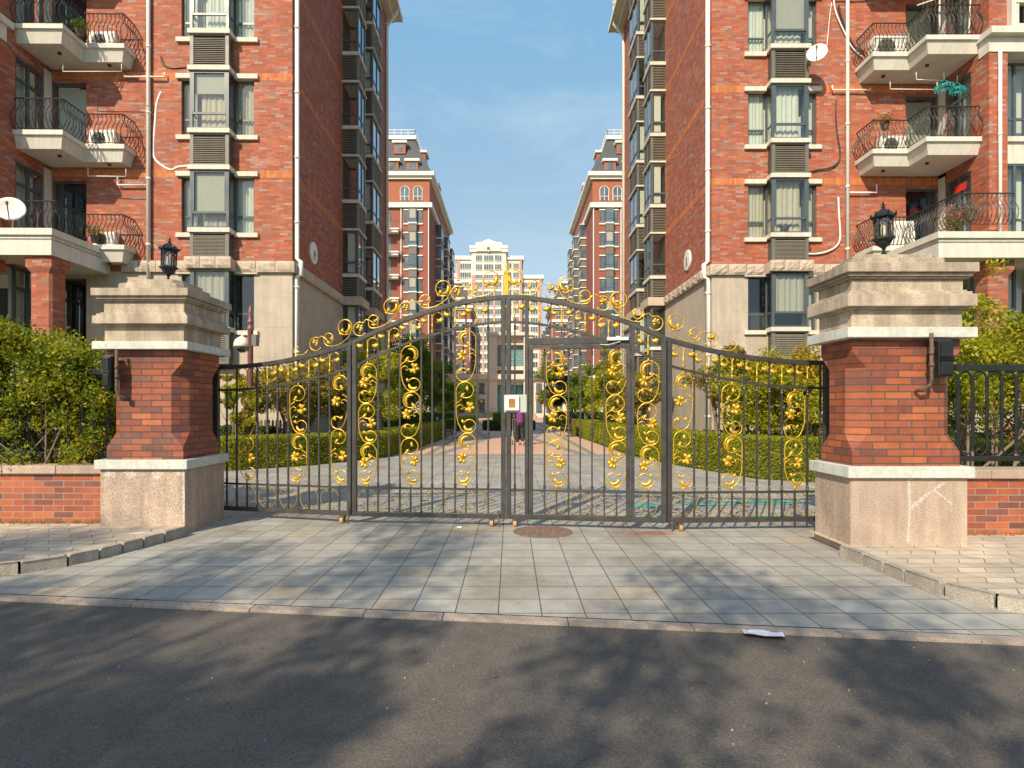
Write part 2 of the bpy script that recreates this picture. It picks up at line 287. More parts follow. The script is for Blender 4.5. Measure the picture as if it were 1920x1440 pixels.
M['hair'] = plain('black_hair', (0.02,0.017,0.015), 0.5)
M['purple'] = plain('purple_jacket', (0.17,0.035,0.17), 0.8, 0, 0.5, 14)
M['blackcloth'] = plain('black_cloth', (0.018,0.018,0.02), 0.8)
M['grating'] = plain('manhole_iron', (0.19,0.13,0.10), 0.8, 0.1, 0.35, 12, 0.4)
M['paper'] = plain('crumpled_paper', (0.75,0.74,0.80), 0.7)
M['green_paint'] = plain('green_ground_paint', (0.10,0.34,0.24), 0.7, 0, 0.25, 4)
M['tealp'] = plain('teal_plastic', (0.01,0.35,0.36), 0.4)
M['redp'] = plain('red_paper', (0.62,0.03,0.02), 0.7)
M['orangep'] = plain('orange_wood', (0.60,0.22,0.04), 0.6)
M['lampglass'] = glassmat('lantern_glass', (0.9,0.88,0.82), 0.08)
M['brownleaf'] = leafmat('dry_leaves', [(0.10,0.05,0.02),(0.22,0.12,0.04),(0.30,0.22,0.08),(0.16,0.07,0.03)])

# ---------------- mesh helpers ----------------
class MB:
    """collects faces; build() links them as ONE mesh object.  sg mirrors x."""
    def __init__(s, sg=1): s.v = []; s.f = []; s.mi = []; s.cur = 0; s.sg = sg
    def add(s, vs, fs):
        o = len(s.v); s.v += [(s.sg * p[0], p[1], p[2]) for p in vs]
        for f in fs: s.f.append(tuple(o + i for i in f)); s.mi.append(s.cur)
        return s
    def box(s, x0, y0, z0, x1, y1, z1):
        if x0 > x1: x0, x1 = x1, x0
        if y0 > y1: y0, y1 = y1, y0
        vs = [(x0,y0,z0),(x1,y0,z0),(x1,y1,z0),(x0,y1,z0),(x0,y0,z1),(x1,y0,z1),(x1,y1,z1),(x0,y1,z1)]
        return s.add(vs, [(0,3,2,1),(4,5,6,7),(0,1,5,4),(1,2,6,5),(2,3,7,6),(3,0,4,7)])
    def loft(s, rings, cap=True):
        n = len(rings[0]); vs = [p for r in rings for p in r]; fs = []
        for i in range(len(rings) - 1):
            for j in range(n):
                k = (j + 1) % n; fs.append((i*n+j, i*n+k, (i+1)*n+k, (i+1)*n+j))
        if cap: fs.append(tuple(range(n - 1, -1, -1))); fs.append(tuple((len(rings)-1)*n + j for j in range(n)))
        return s.add(vs, fs)
    def prism(s, poly, z0, z1):
        return s.loft([[(x, y, z0) for x, y in poly], [(x, y, z1) for x, y in poly]])
    def tube(s, pts, r, n=6, flat=None):
        pts = [Vector(p) for p in pts]; m = len(pts)
        rs = r if hasattr(r, '__len__') else [r] * m
        rings = []; up = None
        for i, p in enumerate(pts):
            t = (pts[min(i+1, m-1)] - pts[max(i-1, 0)])
            if t.length < 1e-9: t = Vector((0, 0, 1))
            t.normalize()
            if up is None:
                up = Vector((0, 1, 0)) if abs(t.y) < 0.9 else Vector((1, 0, 0))
            a = t.cross(up)
            if a.length < 1e-6: a = t.cross(Vector((1, 0.1, 0)))
            a.normalize(); b = a.cross(t).normalized(); up = b
            rings.append([tuple(p + a * (rs[i] * math.cos(2*math.pi*k/n)) + b * (rs[i] * math.sin(2*math.pi*k/n))) for k in range(n)])
        return s.loft(rings)
    def lathe(s, prof, cx, cy, z0, n=12, ph=0.0):
        rings = [[(cx + r*math.cos(ph + 2*math.pi*k/n), cy + r*math.sin(ph + 2*math.pi*k/n), z0 + z) for k in range(n)] for r, z in prof]
        return s.loft(rings)
    def ball(s, c, r, n=8, m=5):
        rings = []
        for i in range(1, m):
            a = math.pi * i / m; rr = r * math.sin(a); rings.append([(c[0]+rr*math.cos(2*math.pi*k/n), c[1]+rr*math.sin(2*math.pi*k/n), c[2]-r*math.cos(a)) for k in range(n)])
        return s.loft(rings)
    def build(s, name, mat, parent=None, smooth=False, bevel=0.0):
        me = bpy.data.meshes.new(name); me.from_pydata(s.v, [], s.f)
        for m in (mat if isinstance(mat, (list, tuple)) else [mat]): me.materials.append(M[m] if isinstance(m, str) else m)
        me.polygons.foreach_set('material_index', s.mi)
        if smooth: me.polygons.foreach_set('use_smooth', [True] * len(s.f))
        me.validate(); me.update()
        bm_fix(me)
        o = bpy.data.objects.new(name, me); C.objects.link(o)
        if parent is not None: o.parent = parent
        if bevel:
            b = o.modifiers.new('bevel', 'BEVEL'); b.width = bevel; b.segments = 2; b.limit_method = 'ANGLE'; b.angle_limit = R(40)
        return o
import bmesh
def bm_fix(me):
    if len(me.polygons) > 60000: return
    bm = bmesh.new(); bm.from_mesh(me); bmesh.ops.recalc_face_normals(bm, faces=bm.faces); bm.to_mesh(me); bm.free()

def thing(name, label, cat, loc=(0,0,0), rz=0.0, group=None, kind=None):
    o = bpy.data.objects.new(name, None); C.objects.link(o); o.location = loc; o.rotation_euler = (0, 0, rz); o.empty_display_size = 0.2
    return tag(o, label, cat, group, kind)
def tag(o, label=None, cat=None, group=None, kind=None):
    if label: o['label'] = label
    if cat: o['category'] = cat
    if group: o['group'] = group
    if kind: o['kind'] = kind
    return o
def dup(o, parent=None):
    c = o.copy(); C.objects.link(c); c.parent = parent
    for ch in list(o.children): dup(ch, c)
    return c

def leaves_np(cent, size, aspect=0.45, rng=None, flat=0.0):
    """rhombic leaf quads at given centres -> verts, faces"""
    n = len(cent); rng = rng or np.random.default_rng(1)
    a = rng.normal(size=(n, 3)); a[:, 2] *= (1 - flat); a /= np.linalg.norm(a, axis=1)[:, None]
    b = rng.normal(size=(n, 3)); b -= a * (a * b).sum(1)[:, None]; b /= np.linalg.norm(b, axis=1)[:, None]
    c = np.cross(a, b)
    L = size * rng.uniform(0.6, 1.25, n)[:, None]; Wd = L * aspect
    v = np.empty((n, 4, 3)); v[:, 0] = cent - a * L / 2; v[:, 2] = cent + a * L / 2 - c * L * 0.08
    v[:, 1] = cent + b * Wd / 2 + c * L * 0.10 - a * L * 0.06; v[:, 3] = cent - b * Wd / 2 + c * L * 0.10 - a * L * 0.06
    return v.reshape(-1, 3)
def quads_obj(name, verts, mat, parent=None):
    n = len(verts) // 4; me = bpy.data.meshes.new(name)
    me.vertices.add(n * 4); me.vertices.foreach_set('co', verts.astype(np.float32).ravel())
    me.loops.add(n * 4); me.loops.foreach_set('vertex_index', np.arange(n * 4, dtype=np.int32))
    me.polygons.add(n); me.polygons.foreach_set('loop_start', np.arange(0, n * 4, 4, dtype=np.int32))
    me.materials.append(M[mat]); me.update(calc_edges=True); me.validate()
    o = bpy.data.objects.new(name, me); C.objects.link(o)
    if parent is not None: o.parent = parent
    return o
# ---------------- ground, road, pavements ----------------
def sheet(name, poly, z, mat, top=None):
    m = MB(); m.add([(x, y, z) for x, y in poly], [tuple(range(len(poly)))]); o = m.build(name, mat); return tag(o, kind='structure')
sheet('ground', [(-400, -150), (400, -150), (400, 900), (-400, 900)], -0.03, 'lawn')
def ry(x): return 4.137 - 0.118 * x              # street edge line
sheet('road', [(-40, -5.0), (40, -5.0), (40, ry(40)), (-40, ry(-40))], -0.016, 'asphalt')
sheet('far_pavement', [(-40, -8.5), (40, -8.5), (40, -5.0), (-40, -5.0)], -0.008, 'cream')
sheet('forecourt_pavement', [(-7.2, ry(-7.2)+.12), (6.6, ry(6.6)+.12), (6.6, 5.4), (6.7, 11.6), (5.2, 12.4), (4.3, 15.6), (3.75, 18.3), (-3.75, 18.3), (-6.9, 14.0), (-7.2, 7.0)], 0.0, 'slate')
sheet('garden_path', [(-3.75, 18.3), (3.75, 18.3), (3.4, 35), (3.4, 62), (11, 62), (11, 88), (-11, 88), (-11, 62), (-3.2, 62), (-3.2, 29)], 0.0, 'path')
sheet('courtyard_pavement', [(-60, 88), (60, 88), (60, 112), (-60, 112)], -0.008, 'slate')
# flush stone strip between the asphalt and the slabs, one stone after another
m = MB(); x = -9.0
while x < 9:
    L = random.uniform(0.55, 1.05); g0 = 0.006
    j = random.uniform(-.006, .006)
    m.loft([[(x+g0, ry(x)-.01+j, zz), (x+L, ry(x+L)-.01+j, zz), (x+L, ry(x+L)+.095, zz), (x+g0, ry(x)+.095, zz)] for zz in (-.1, 0.004 + random.uniform(0, .003))]); x += L
tag(m.build('kerb_strip', 'kerbs', bevel=.003), kind='structure')
# raised side pavements
kL = [(-3.87,6.90),(-4.03,6.27),(-4.11,6.0),(-4.19,5.71),(-4.36,5.48),(-4.58,5.27),(-4.95,5.13),(-5.5,5.08),(-7.0,5.17),(-9,5.36),(-14,5.95)]
kR = [(3.40,5.95),(3.43,5.77),(3.455,5.33),(3.47,4.98),(3.52,4.71),(3.61,4.51),(3.77,4.33),(4.1,4.12),(4.8,3.90),(6,3.66),(8,3.37),(12,2.9)]
def raised(name, ks, back, sg):
    inner = [(x + sg*.0, y) for x, y in ks]
    poly = inner + [(ks[-1][0], back), (ks[0][0], back)]
    m = MB(); m.add([(x, y, .098) for x, y in poly], [tuple(range(len(poly)))]); tag(m.build(name, 'cream'), kind='structure')
raised('left_pavement', kL, 7.3, -1); raised('right_pavement', kR, 6.7, 1)
def kerb(name, ks, sg):
    # resample along length, stones of about 0.25-0.5 m with gaps
    P = [Vector((x, y, 0)) for x, y in ks]; segs = [(P[i+1]-P[i]).length for i in range(len(P)-1)]; tot = sum(segs)
    def at(s):
        for i, L in enumerate(segs):
            if s <= L: return P[i] + (P[i+1]-P[i]) * (s / L), (P[i+1]-P[i]).normalized()
            s -= L
        return P[-1], (P[-1]-P[-2]).normalized()
    m = MB(); s = 0.02
    while s < tot - .3:
        L = random.uniform(.24, .36); a, ta = at(s); b, tb = at(s + L - .022)
        na, nb = Vector((-ta.y, ta.x, 0)) * -sg, Vector((-tb.y, tb.x, 0)) * -sg
        W0 = .085; h = .112 + random.uniform(-.006, .006); tw = random.uniform(-.006, .006)
        ring = lambda z, e, f: [tuple(a + na*e + ta*f + Vector((0,0,z))), tuple(b + nb*(e+tw) - tb*f + Vector((0,0,z))), tuple(b - nb*(W0-e*.4) - tb*f + Vector((0,0,z))), tuple(a - na*(W0-e*.4) + ta*f + Vector((0,0,z)))]
        m.loft([ring(-.1, 0, 0), ring(h - .02, 0, 0), ring(h - .004, -.008, .006), ring(h, -.02, .016)]); s += L
    tag(m.build(name, 'kerb'), kind='structure')
kerb('left_kerb', kL, 1); kerb('right_kerb', kR, -1)

# ---------------- the two near brick apartment buildings ----------------
FL = 2.9
def near_building(sg, X0, Y0, rz, dz, P, label, num, body_h=22.6):
    B = thing('apartment_building', label, 'building', (X0, Y0, 0), rz)
    D = 14.3; UW = 9.5; PIER = 7.10
    def mb(): return MB(sg)
    z_of = lambda k: 8.53 + dz + FL * k          # level of bay louvre bottom, k = -1, 0, 1 ...
    K = range(-1, 5)
    # --- walls with real openings
    wall = mb(); sw = mb(); sol = mb()
    def fill_front(u0, u1, zs0, zs1, ys=0, ye=.28, m=wall):
        # piece of front wall, split into brick, soldier and stone bands
        cuts = [(zs0, zs1, m)]
        m.box(u0, ys, zs0, u1, ye, zs1)
    zb = 5.55 + dz                                # top of stone base
    top = body_h
    holes = [(1.13, 3.28, lambda k: (z_of(k) + 1.04, z_of(k) + 2.77)), (6.08, 7.10, lambda k: (z_of(k) + .52, z_of(k) + 2.62))]
    def front(u0, u1, fn=None):
        z = zb
        if fn is None: wall.box(u0, 0, zb, u1, .28, top); return
        for k in K:
            a, b = fn(k)
            if b <= zb: continue
            a = max(a, zb)
            if a > z: wall.box(u0, 0, z, u1, .28, a)
            z = b
        wall.box(u0, 0, z, u1, .28, top)
    front(0, 1.13); front(1.13, 3.28, holes[0][2]); front(3.28, 6.08); front(6.08, 7.10, holes[1][2])
    def stone(u0, u1, fn=None):
        if fn is None: sw.box(u0, 0, -.1, u1, .28, zb); return
        z = -.1
        a, b = fn(-2); sw.box(u0, 0, z, u1, .28, a)
        if b < zb: sw.box(u0, 0, b, u1, .28, zb)
    stone(0, 1.13); stone(1.13, 3.28, holes[0][2]); stone(3.28, 6.08); stone(6.08, 7.10, holes[1][2])
    # side wall along the garden (bay columns cover their own openings)
    bays = [(5.5, 6.7), (8.1, 9.8)]
    wall.box(0, .28, zb, .28, D, top); sw.box(0, .28, -.1, .28, D, zb)
    wall.box(0.28, D-.28, -.1, 14, D, top)
    # wing: recess side wall, pier, and the wall beyond
    yd0, yd1 = -1.30, -0.32
    wing = mb()
    wing.box(PIER, yd0, 0, PIER+.25, yd1, z_of(-2) + .52)
    for k in range(-2, 5):
        a, b = z_of(k) + .52, z_of(k) + 2.66
        nxt = z_of(k+1) + .52 if k < 4 else top
        wing.box(PIER, yd0, b, PIER+.25, 0.28, nxt)
    wing.box(PIER, yd1, 0, PIER+.25, .28, top)
    wing.box(PIER, P['py'], 6.1, PIER+.52, yd0, top)                 # brick pier
    wing.box(PIER+.52, P['py']+.55, 15.2+dz, 14, 0.28, top)
    wing.build('wing_wall', 'brick', B)
    wall.build('wall', 'brick', B); sw.build('stone_base_wall', 'stonewall', B)
    # soldier courses, 4 mm proud
    for k in range(-1, 6):
        z0, z1 = z_of(k) + 2.73, z_of(k) + 2.95
        if z0 < zb: continue
        sol = mb(); sol.box(3.41, -.004, z0, PIER, 0.0, z1); sol.build('soldier_course', 'soldier', B)
        sol = mb(); sol.box(-.004, -.004, z0, 1.0, 0.0, z1)
        a = -.004
        for b0, b1 in bays + [(D, D)]:
            sol.box(-.004, a, z0, 0.0, b0, z1); a = b1; sol.build('soldier_course', 'soldier', B); sol = mb()
    pass
    # rough stone band at first floor level, block by block, stepping round the bay
    rb = mb()
    def blocks(u0, u1, y, pr, n, z0, z1, axis='u'):
        L = (u1 - u0) / n
        for i in range(n):
            a, b = u0 + i*L + .008, u0 + (i+1)*L - .008
            nx, nz_ = 5, 4; gr = []
            for iz in range(nz_ + 1):
                r_ = []
                for ix in range(nx + 1):
                    e = 0 if (ix in (0, nx) or iz in (0, nz_)) else random.uniform(.02, .055)
                    uu, zz = a + (b-a)*ix/nx, z0 + (z1-z0)*iz/nz_
                    r_.append((uu, y - pr - e, zz) if axis == 'u' else (-pr - e + y, uu, zz))
                gr.append(r_)
            vs = [p for r_ in gr for p in r_]; nn = nx + 1
            fs = [(iz*nn+ix, iz*nn+ix+1, (iz+1)*nn+ix+1, (iz+1)*nn+ix) for iz in range(nz_) for ix in range(nx)]
            rb.add(vs, fs)
            if axis == 'u': rb.box(a, y - pr + .002, z0, b, y, z1)
            else: rb.box(y - pr + .002, a, z0, y, b, z1)
    bz0, bz1 = 5.53 + dz, 5.86 + dz
    blocks(-.1, 1.62, 0, .10, 3, bz0, bz1); blocks(1.62, 2.97, -P['bd'], .12, 3, bz0+.04, bz1+.04); blocks(2.97, 5.0, 0, .10, 4, bz0, bz1)
    rb.box(1.62, -P['bd'], bz0, 2.97, -.1, bz1)
    yy = 0.0; last = 0
    for b0, b1 in bays:
        blocks(yy, b0 - .1, 0, .10, max(1, round((b0-.1-yy) / .62)), bz0, bz1, 'y')
        rb.box(-P['sd'] - .14, b0 - .12, bz0, 0, b1 + .12, bz1); yy = b1 + .1
    blocks(yy, D, 0, .10, 7, bz0, bz1, 'y')
    rb.build('rough_stone_band', 'rough', B)
    # --- window bays up the front
    def bay(k, first=True):
        z = z_of(k); bd = P['bd']; g0, g1 = z + 1.13, z + 2.83
        fr = mb(); pn = mb(); cu = mb(); bl = mb(); lv = mb(); lf = mb(); sl_ = mb()
        ua, ub = 1.73, 2.86; t = .075; zt = g0 + .46
        # glazed box frame
        for u in (ua, ub - t): fr.box(u, -bd, g0, u + t, -bd + t, g1)
        fr.box(ua + t, -bd, g0, ub - t, -bd + t*.8, g0 + .05); fr.box(ua + t, -bd, g1 - .07, ub - t, -bd + t*.8, g1); fr.box(ua + t, -bd + .004, zt - .035, ub - t, -bd + t*.7, zt + .03)
        fr.box(ua + t, -bd - .003, zt + .03, ua + t + .05, -bd + .05, g1 - .07); fr.box(ub - t - .05, -bd - .003, zt + .03, ub - t, -bd + .05, g1 - .07)
        for u in (ua, ub - .05): fr.box(u + .004, -bd + t, zt - .03, u + .046, 0, zt + .03); fr.box(u + .004, -bd + t, g0, u + .046, 0, g0 + .05); fr.box(u + .004, -bd + t, g1 - .07, u + .046, 0, g1)
        pn.box(ua + t, -bd + .035, g0 + .03, ub - t, -bd + .041, g1 - .05)
        for u in (ua + .02, ub - .026): pn.box(u, -bd + t, g0 + .03, u + .006, .02, g1 - .05)
        # flanking windows set back in the wall
        for a, b in ((1.13, ua), (ub, 3.28)):
            fr.box(a, .10, g0 - .09, a + .05, .15, g1); fr.box(b - .06 if b > 3 else b - .002, .10, g0 - .09, b if b > 3 else b + .05, .15, g1) 
            fr.box(a + .05, .10, g0 - .09, b - .06, .15, g0 - .04); fr.box(a + .05, .10, g1 - .06, b - .06, .15, g1); fr.box(a + .05, .105, zt - .03, b - .06, .145, zt + .03)
            pn.box(a + .04, .12, g0 - .06, b - .04, .126, g1 - .03)
        # curtains inside
        rnd = random.random()
        def wave(m, u0, u1, y, z0, z1):
            n = 14; r0 = []; 
            for i in range(n + 1):
                uu = u0 + (u1-u0)*i/n; yy_ = y + .025*math.sin(i*2.4) ; r0.append((uu, yy_))
            vs = [(a, b, z0) for a, b in r0] + [(a, b, z1) for a, b in r0]
            m.add(vs, [(i, i+1, n+2+i, n+1+i) for i in range(n)])
        if k > -2:
            tgt = bl if random.random() < .3 else cu
            wave(cu, 1.15, 1.70, .20, g0 - .06, g1)
            wave(cu, 2.90, 3.26, .20, g0 - .06, g1)
            if random.random() < .95: wave(cu, 1.15, 3.26, .36, g0 - .06, g1)
            wave(tgt, 1.80, 2.40 + random.uniform(0, .4), -.12, g0, g1)
        if k == -2: wave(bl, ua + t, ub - t, -bd + .12, zt, g1 - .05); wave(cu, 2.95, 3.26, .25, g0, g1)
        if k > -2 and random.random() < (.75 if sg < 0 else .4): bl.box(ua + t, -bd + .09, zt + random.choice((.0, .05, .6)), ub - t, -bd + .10, g1 - .05)
        # stone sill, lintel and louvre below
        sl_.box(ua - .05, -bd - .06, z + 1.0, ub + .05, 0, z + 1.13)
        li = mb()
        if k > -2: li.box(ua - .05, -bd - .06, g1, ub + .05, 0, g1 + .13)
        sl_.box(1.00, -.085, z + .94, ua - .052, .10, z + 1.07); sl_.box(ub + .052, -.085, z + .94, 3.41, .10, z + 1.07)
        li.box(1.00, -.085, z + 2.75, ua - .052, .10, z + 2.89); li.box(ub + .052, -.085, z + 2.75, 3.41, .10, z + 2.89)
        l0, l1 = (z + .06, z + 1.0)
        if k == -1: l0 = z + .27
        for u in (ua, ub - .10): lf.box(u, -bd, l0, u + .10, -bd + .08, l1)
        lf.box(ua + .1, -bd, l0, ub - .1, -bd + .05, l0 + .04); lf.box(ua + .1, -bd, l1 - .05, ub - .1, -bd + .05, l1)
        n = 15
        for i in range(n):
            zz = l0 + .05 + (l1 - l0 - .12) * i / n
            lv.add([(ua+.1, -bd+.005, zz), (ub-.1, -bd+.005, zz), (ub-.1, -bd+.05, zz+.042), (ua+.1, -bd+.05, zz+.042), (ua+.1, -bd+.005, zz-.008), (ub-.1, -bd+.005, zz-.008), (ub-.1, -bd+.055, zz+.036), (ua+.1, -bd+.055, zz+.036)], [(0,1,2,3),(4,7,6,5),(0,4,5,1)])
            for u in (ua + .02, ub - .06): lv.box(u, -bd+.08, zz, u + .04, -.0, zz + .018)
        lv.cur = 1; lv.box(ua + .06, -bd + .09, l0, ub - .06, -bd + .10, l1); lv.cur = 0  # dark sheet gives the gaps between slats their shade as colour
        f = fr.build('bay_window', 'frame', B)
        pn.build('pane', 'glass', f)
        if cu.v: cu.build('curtain', random.choice(('curtain', 'curtain', 'curtainb')), f)
        if bl.v: bl.build('blind', 'curtaing', f)
        sl_.build('sill', 'sill', f); li.build('lintel', 'sill', f)
        lfo = lf.build('louvre', 'lframe', B); lv.build('slats_shade_back', ['slat', 'dark'], lfo)
    for k in range(-2, 3): bay(k)
    # --- balcony windows (front) and balcony doors (side of the wing)
    for k in range(-2, 3):
        a, b = holes[1][2](k)
        fr = mb(); pn = mb(); cu = mb()
        fr.box(6.08, .08, a, 6.13, .14, b); fr.box(7.04, .08, a, 7.10, .14, b); fr.box(6.13, .08, b - .06, 7.04, .14, b); fr.box(6.13, .08, a, 7.04, .14, a + .06)
        pn.box(6.13, .10, a + .04, 7.04, .106, b - .05)
        if k >= -1: cu.box(6.2, .2, a + .05, 7.0, .21, b - .1)
        f = fr.build('balcony_window', 'frame', B); pn.build('pane', 'glassd' if k < 0 or (sg < 0 and k == 1) else 'glass', f)
        if cu.v: cu.build('curtain', 'curtain' if sg < 0 else 'curtaing', f)
        a, b = z_of(k) + .52, z_of(k) + 2.66
        dr = mb(); dp = mb(); x0 = PIER + .03
        dr.box(x0, yd0, a, x0+.07, yd0+.07, b); dr.box(x0, yd1-.07, a, x0+.07, yd1, b); dr.box(x0, (yd0+yd1)/2-.04, a, x0+.07, (yd0+yd1)/2+.04, b - .07)
        dr.box(x0, yd0+.07, b-.07, x0+.07, yd1-.07, b); dr.box(x0+.004, yd0+.07, b-.62, x0+.066, yd1-.07, b-.54); dr.box(x0, yd0+.07, a, x0+.07, yd1-.07, a+.12)
        dp.box(x0+.03, yd0+.05, a+.05, x0+.036, yd1-.05, b-.05)
        f = dr.build('balcony_door', 'frame', B); dp.build('pane', 'glass', f)
        cm = mb(); cm.box(x0+.2, yd0+.05, a, x0+.21, yd1-.4, b); cm.build('curtain', 'curtain', f)
        tr_ = mb(); tr_.box(PIER-.006, yd1+.03, z_of(k)+.3, PIER, -.002, z_of(k)+2.9); tr_.build('white_wall_panel', 'white', B)
    # --- balconies
    d1, d2, uA, uB = P['d1'], P['d2'], P['uA'], P['uB']
    for k in range(0, 4):
        zt = z_of(k) + .57 - (2.9 if False else 0)
        if k == 0: poly = [(uA, 0), (uA, -d1), (uB, -d1), (uB, 0)]      # lowest one ends on the big slab
        else: poly = [(uA, 0), (uA, -d1), (uB, -d1), (uB, -d2), (PIER, -d2), (PIER, 0)]
        if k == 0: zt = z_of(-1) + .57 + 0.0
        elif k >= 1: zt = z_of(k-1) + .57
        ins = lambda e: [(uA+e, 0), (uA+e, -d1+e), (uB+e, -d1+e)] + ([(uB, 0)] if k == 0 else [(uB+e, -d2+e), (PIER, -d2+e), (PIER, 0)])
        m = mb(); m.prism(poly, zt-.13, zt)
        q = ins(.05); q2 = ins(.15)
        m.loft([[(x, y, zt-.46) for x, y in q2], [(x, y, zt-.13) for x, y in q]])
        b = m.build('balcony', 'white', B)
        dl = mb()
        for uu, yy_ in ((uA+.6, -d1*.5), (uB+.5, -d2*.6)):
            dl.lathe([(.05, 0), (.05, .05)], uu, yy_, zt-.51, 10)
        dl.build('drain_spout', 'iron', b)
        rail = mb(); path = [(uA+.05, 0), (uA+.05, -d1+.05), (uB+.05, -d1+.05)] + ([] if k == 0 else [(uB+.05, -d2+.05), (PIER-.02, -d2+.05)])
        if k == 0: path = [(uA+.05, 0), (uA+.05, -d1+.05), (uB+.05, -d1+.05), (uB+.05, -P['sy']+.1 if sg > 0 else -1.6), (PIER-.02, -P['sy']+.1 if sg > 0 else -1.6)]
        hh = .88
        for i in range(len(path) - 1):
            a_, b_ = Vector(path[i] + (0,)), Vector(path[i+1] + (0,)); L = (b_-a_).length; t = (b_-a_)/L; nrm = Vector((t.y, -t.x, 0))
            if nrm.dot(Vector((a_.x - 8, a_.y + 0, 0))) < 0 and abs(nrm.x) > .5: nrm = -nrm
            if abs(nrm.y) > .5: nrm = Vector((0, -1, 0))
            rail.tube([a_ + Vector((0,0,zt+hh)), b_ + Vector((0,0,zt+hh))], .02, 5); rail.tube([a_ + Vector((0,0,zt+.06)), b_ + Vector((0,0,zt+.06))], .01, 4)
            nb = max(2, int(L / .115))
            for j in range(nb + 1):
                q0 = a_ + t * (L * j / nb); pts = []
                for f in (0, .08, .2, .33, .46, .6, .72, .84, .93, 1):
                    off = .13 * math.sin(math.pi * min(1, f / .72)) * (1 if f < .72 else 0) - (.045 * math.sin(math.pi * (f - .72) / .28) if f > .72 else 0)
                    pts.append(q0 + nrm * off + Vector((0, 0, zt + .05 + f * (hh-.05))))
                rail.tube(pts, .011, 4)
                if j % 2: rail.ball(tuple(pts[4]), .018, 5, 4)
                sd = t * (.04 if j % 2 else -.04)
                rail.tube([pts[4], pts[5] + sd, pts[6] + sd * .3], .005, 3)
                rail.tube([pts[3], pts[2] - sd, pts[1] - sd * .3], .005, 3)
                cc = pts[8] + nrm * .0
                rail.tube([cc, cc + t*.022 + Vector((0,0,.012)), cc + t*.04 - Vector((0,0,.012)), cc + t*.024 - Vector((0,0,.03))], .005, 3)
        rail.build('railing', 'iron', b)
    # --- big slab above the ground floor terrace, its columns
    m = mb(); u0 = P['su']; zt = 6.13 + dz*.3
    m.box(u0, -P['sy'], zt-.17, 14, -.004, zt); m.box(u0+.06, -P['sy']+.06, zt-.25, 14, -.004, zt-.17); m.box(u0+.10, -P['sy']+.10, zt-.30, 14, -.004, zt-.25)
    m.box(u0+.05, -P['sy']+.05, zt-.68, 14, -.004, zt-.30)
    m.build('terrace_slab', 'white', B)
    for cu_, cy_ in P['cols']:
        m = mb()
        def sec(h, c): 
            return [(cu_-h, cy_-h+c), (cu_-h+c, cy_-h), (cu_+h-c, cy_-h), (cu_+h, cy_-h+c), (cu_+h, cy_+h-c), (cu_+h-c, cy_+h), (cu_-h+c, cy_+h), (cu_-h, cy_+h-c)]
        rr = []
        for z, h, c in ((0, .36, .004), (.9, .36, .004), (1.1, .28, .06), (zt-1.1, .28, .06), (zt-.95, .34, .004), (zt-.68, .34, .004)):
            rr.append([(x, y, z) for x, y in sec(h, c)])
        m.loft(rr); m.build('terrace_column', 'brick', B)
    m = mb(); m.box(u0 + .1, -P['sy']+.3, 0, 14, -.004, 3.2); m.build('terrace_floor', 'granite', B)
    # wing cornice ledge with white balustrade wall above, at third-floor level
    cz = 11.35 + dz
    m = mb(); m.box(PIER-.02, P['py']-.03, cz, 14, P['py']+.35, cz+.42); m.box(PIER-.10, P['py']-.22, cz+.42, 14, P['py']+.5, cz+.60)
    m.build('cornice', 'white', B); m = mb()
    for i in range(6):
        u = PIER + .62 + i*.36; m.box(u, P['py']-.12, cz+.72, u+.12, P['py'], cz+1.3)
    m.box(PIER+.55, P['py']-.14, cz+.60, 14, P['py']+.02, cz+.72); m.box(PIER+.55, P['py']-.14, cz+1.3, 14, P['py']+.02, cz+1.5); m.box(PIER+.5, P['py']-.16, cz+.6, PIER+.62, P['py']+.04, cz+1.55)
    m.build('balustrade', 'white', B)
    # glazed wing windows between white spandrels
    for k in (-2, -1, 0):
        z = z_of(k); fr = mb(); pn = mb(); sp = mb(); y = P['py'] + .5
        a, b = z + .62, z + 2.77
        for u in (PIER+.55, PIER+1.05, PIER+1.75, PIER+2.5): fr.box(u, y-.07, a, u+.08, y, b)
        fr.box(PIER+.63, y-.06, a+.5, 14, y-.01, a+.57); fr.box(PIER+.63, y-.06, a, 14, y-.01, a+.06); fr.box(PIER+.63, y-.06, b-.06, 14, y-.01, b)
        pn.box(PIER+.6, y-.04, a, 14, y-.034, b)
        f = fr.build('wing_window', 'frame', B); pn.build('pane', 'glass', f)
        if k >= 0:
            sp.box(PIER+.52, y-.16, a-.14, 14, y, a); sp.box(PIER+.52, y-.08, b-2.9, 14, y, a-.14)
            sp.build('spandrel', 'sill', B)
        cm = mb(); cm.box(PIER+.6, y+.3, a, PIER+1.6, y+.31, b); cm.build('curtain', 'curtain', f)
    # --- side bays facing the garden
    sd = P['sd']
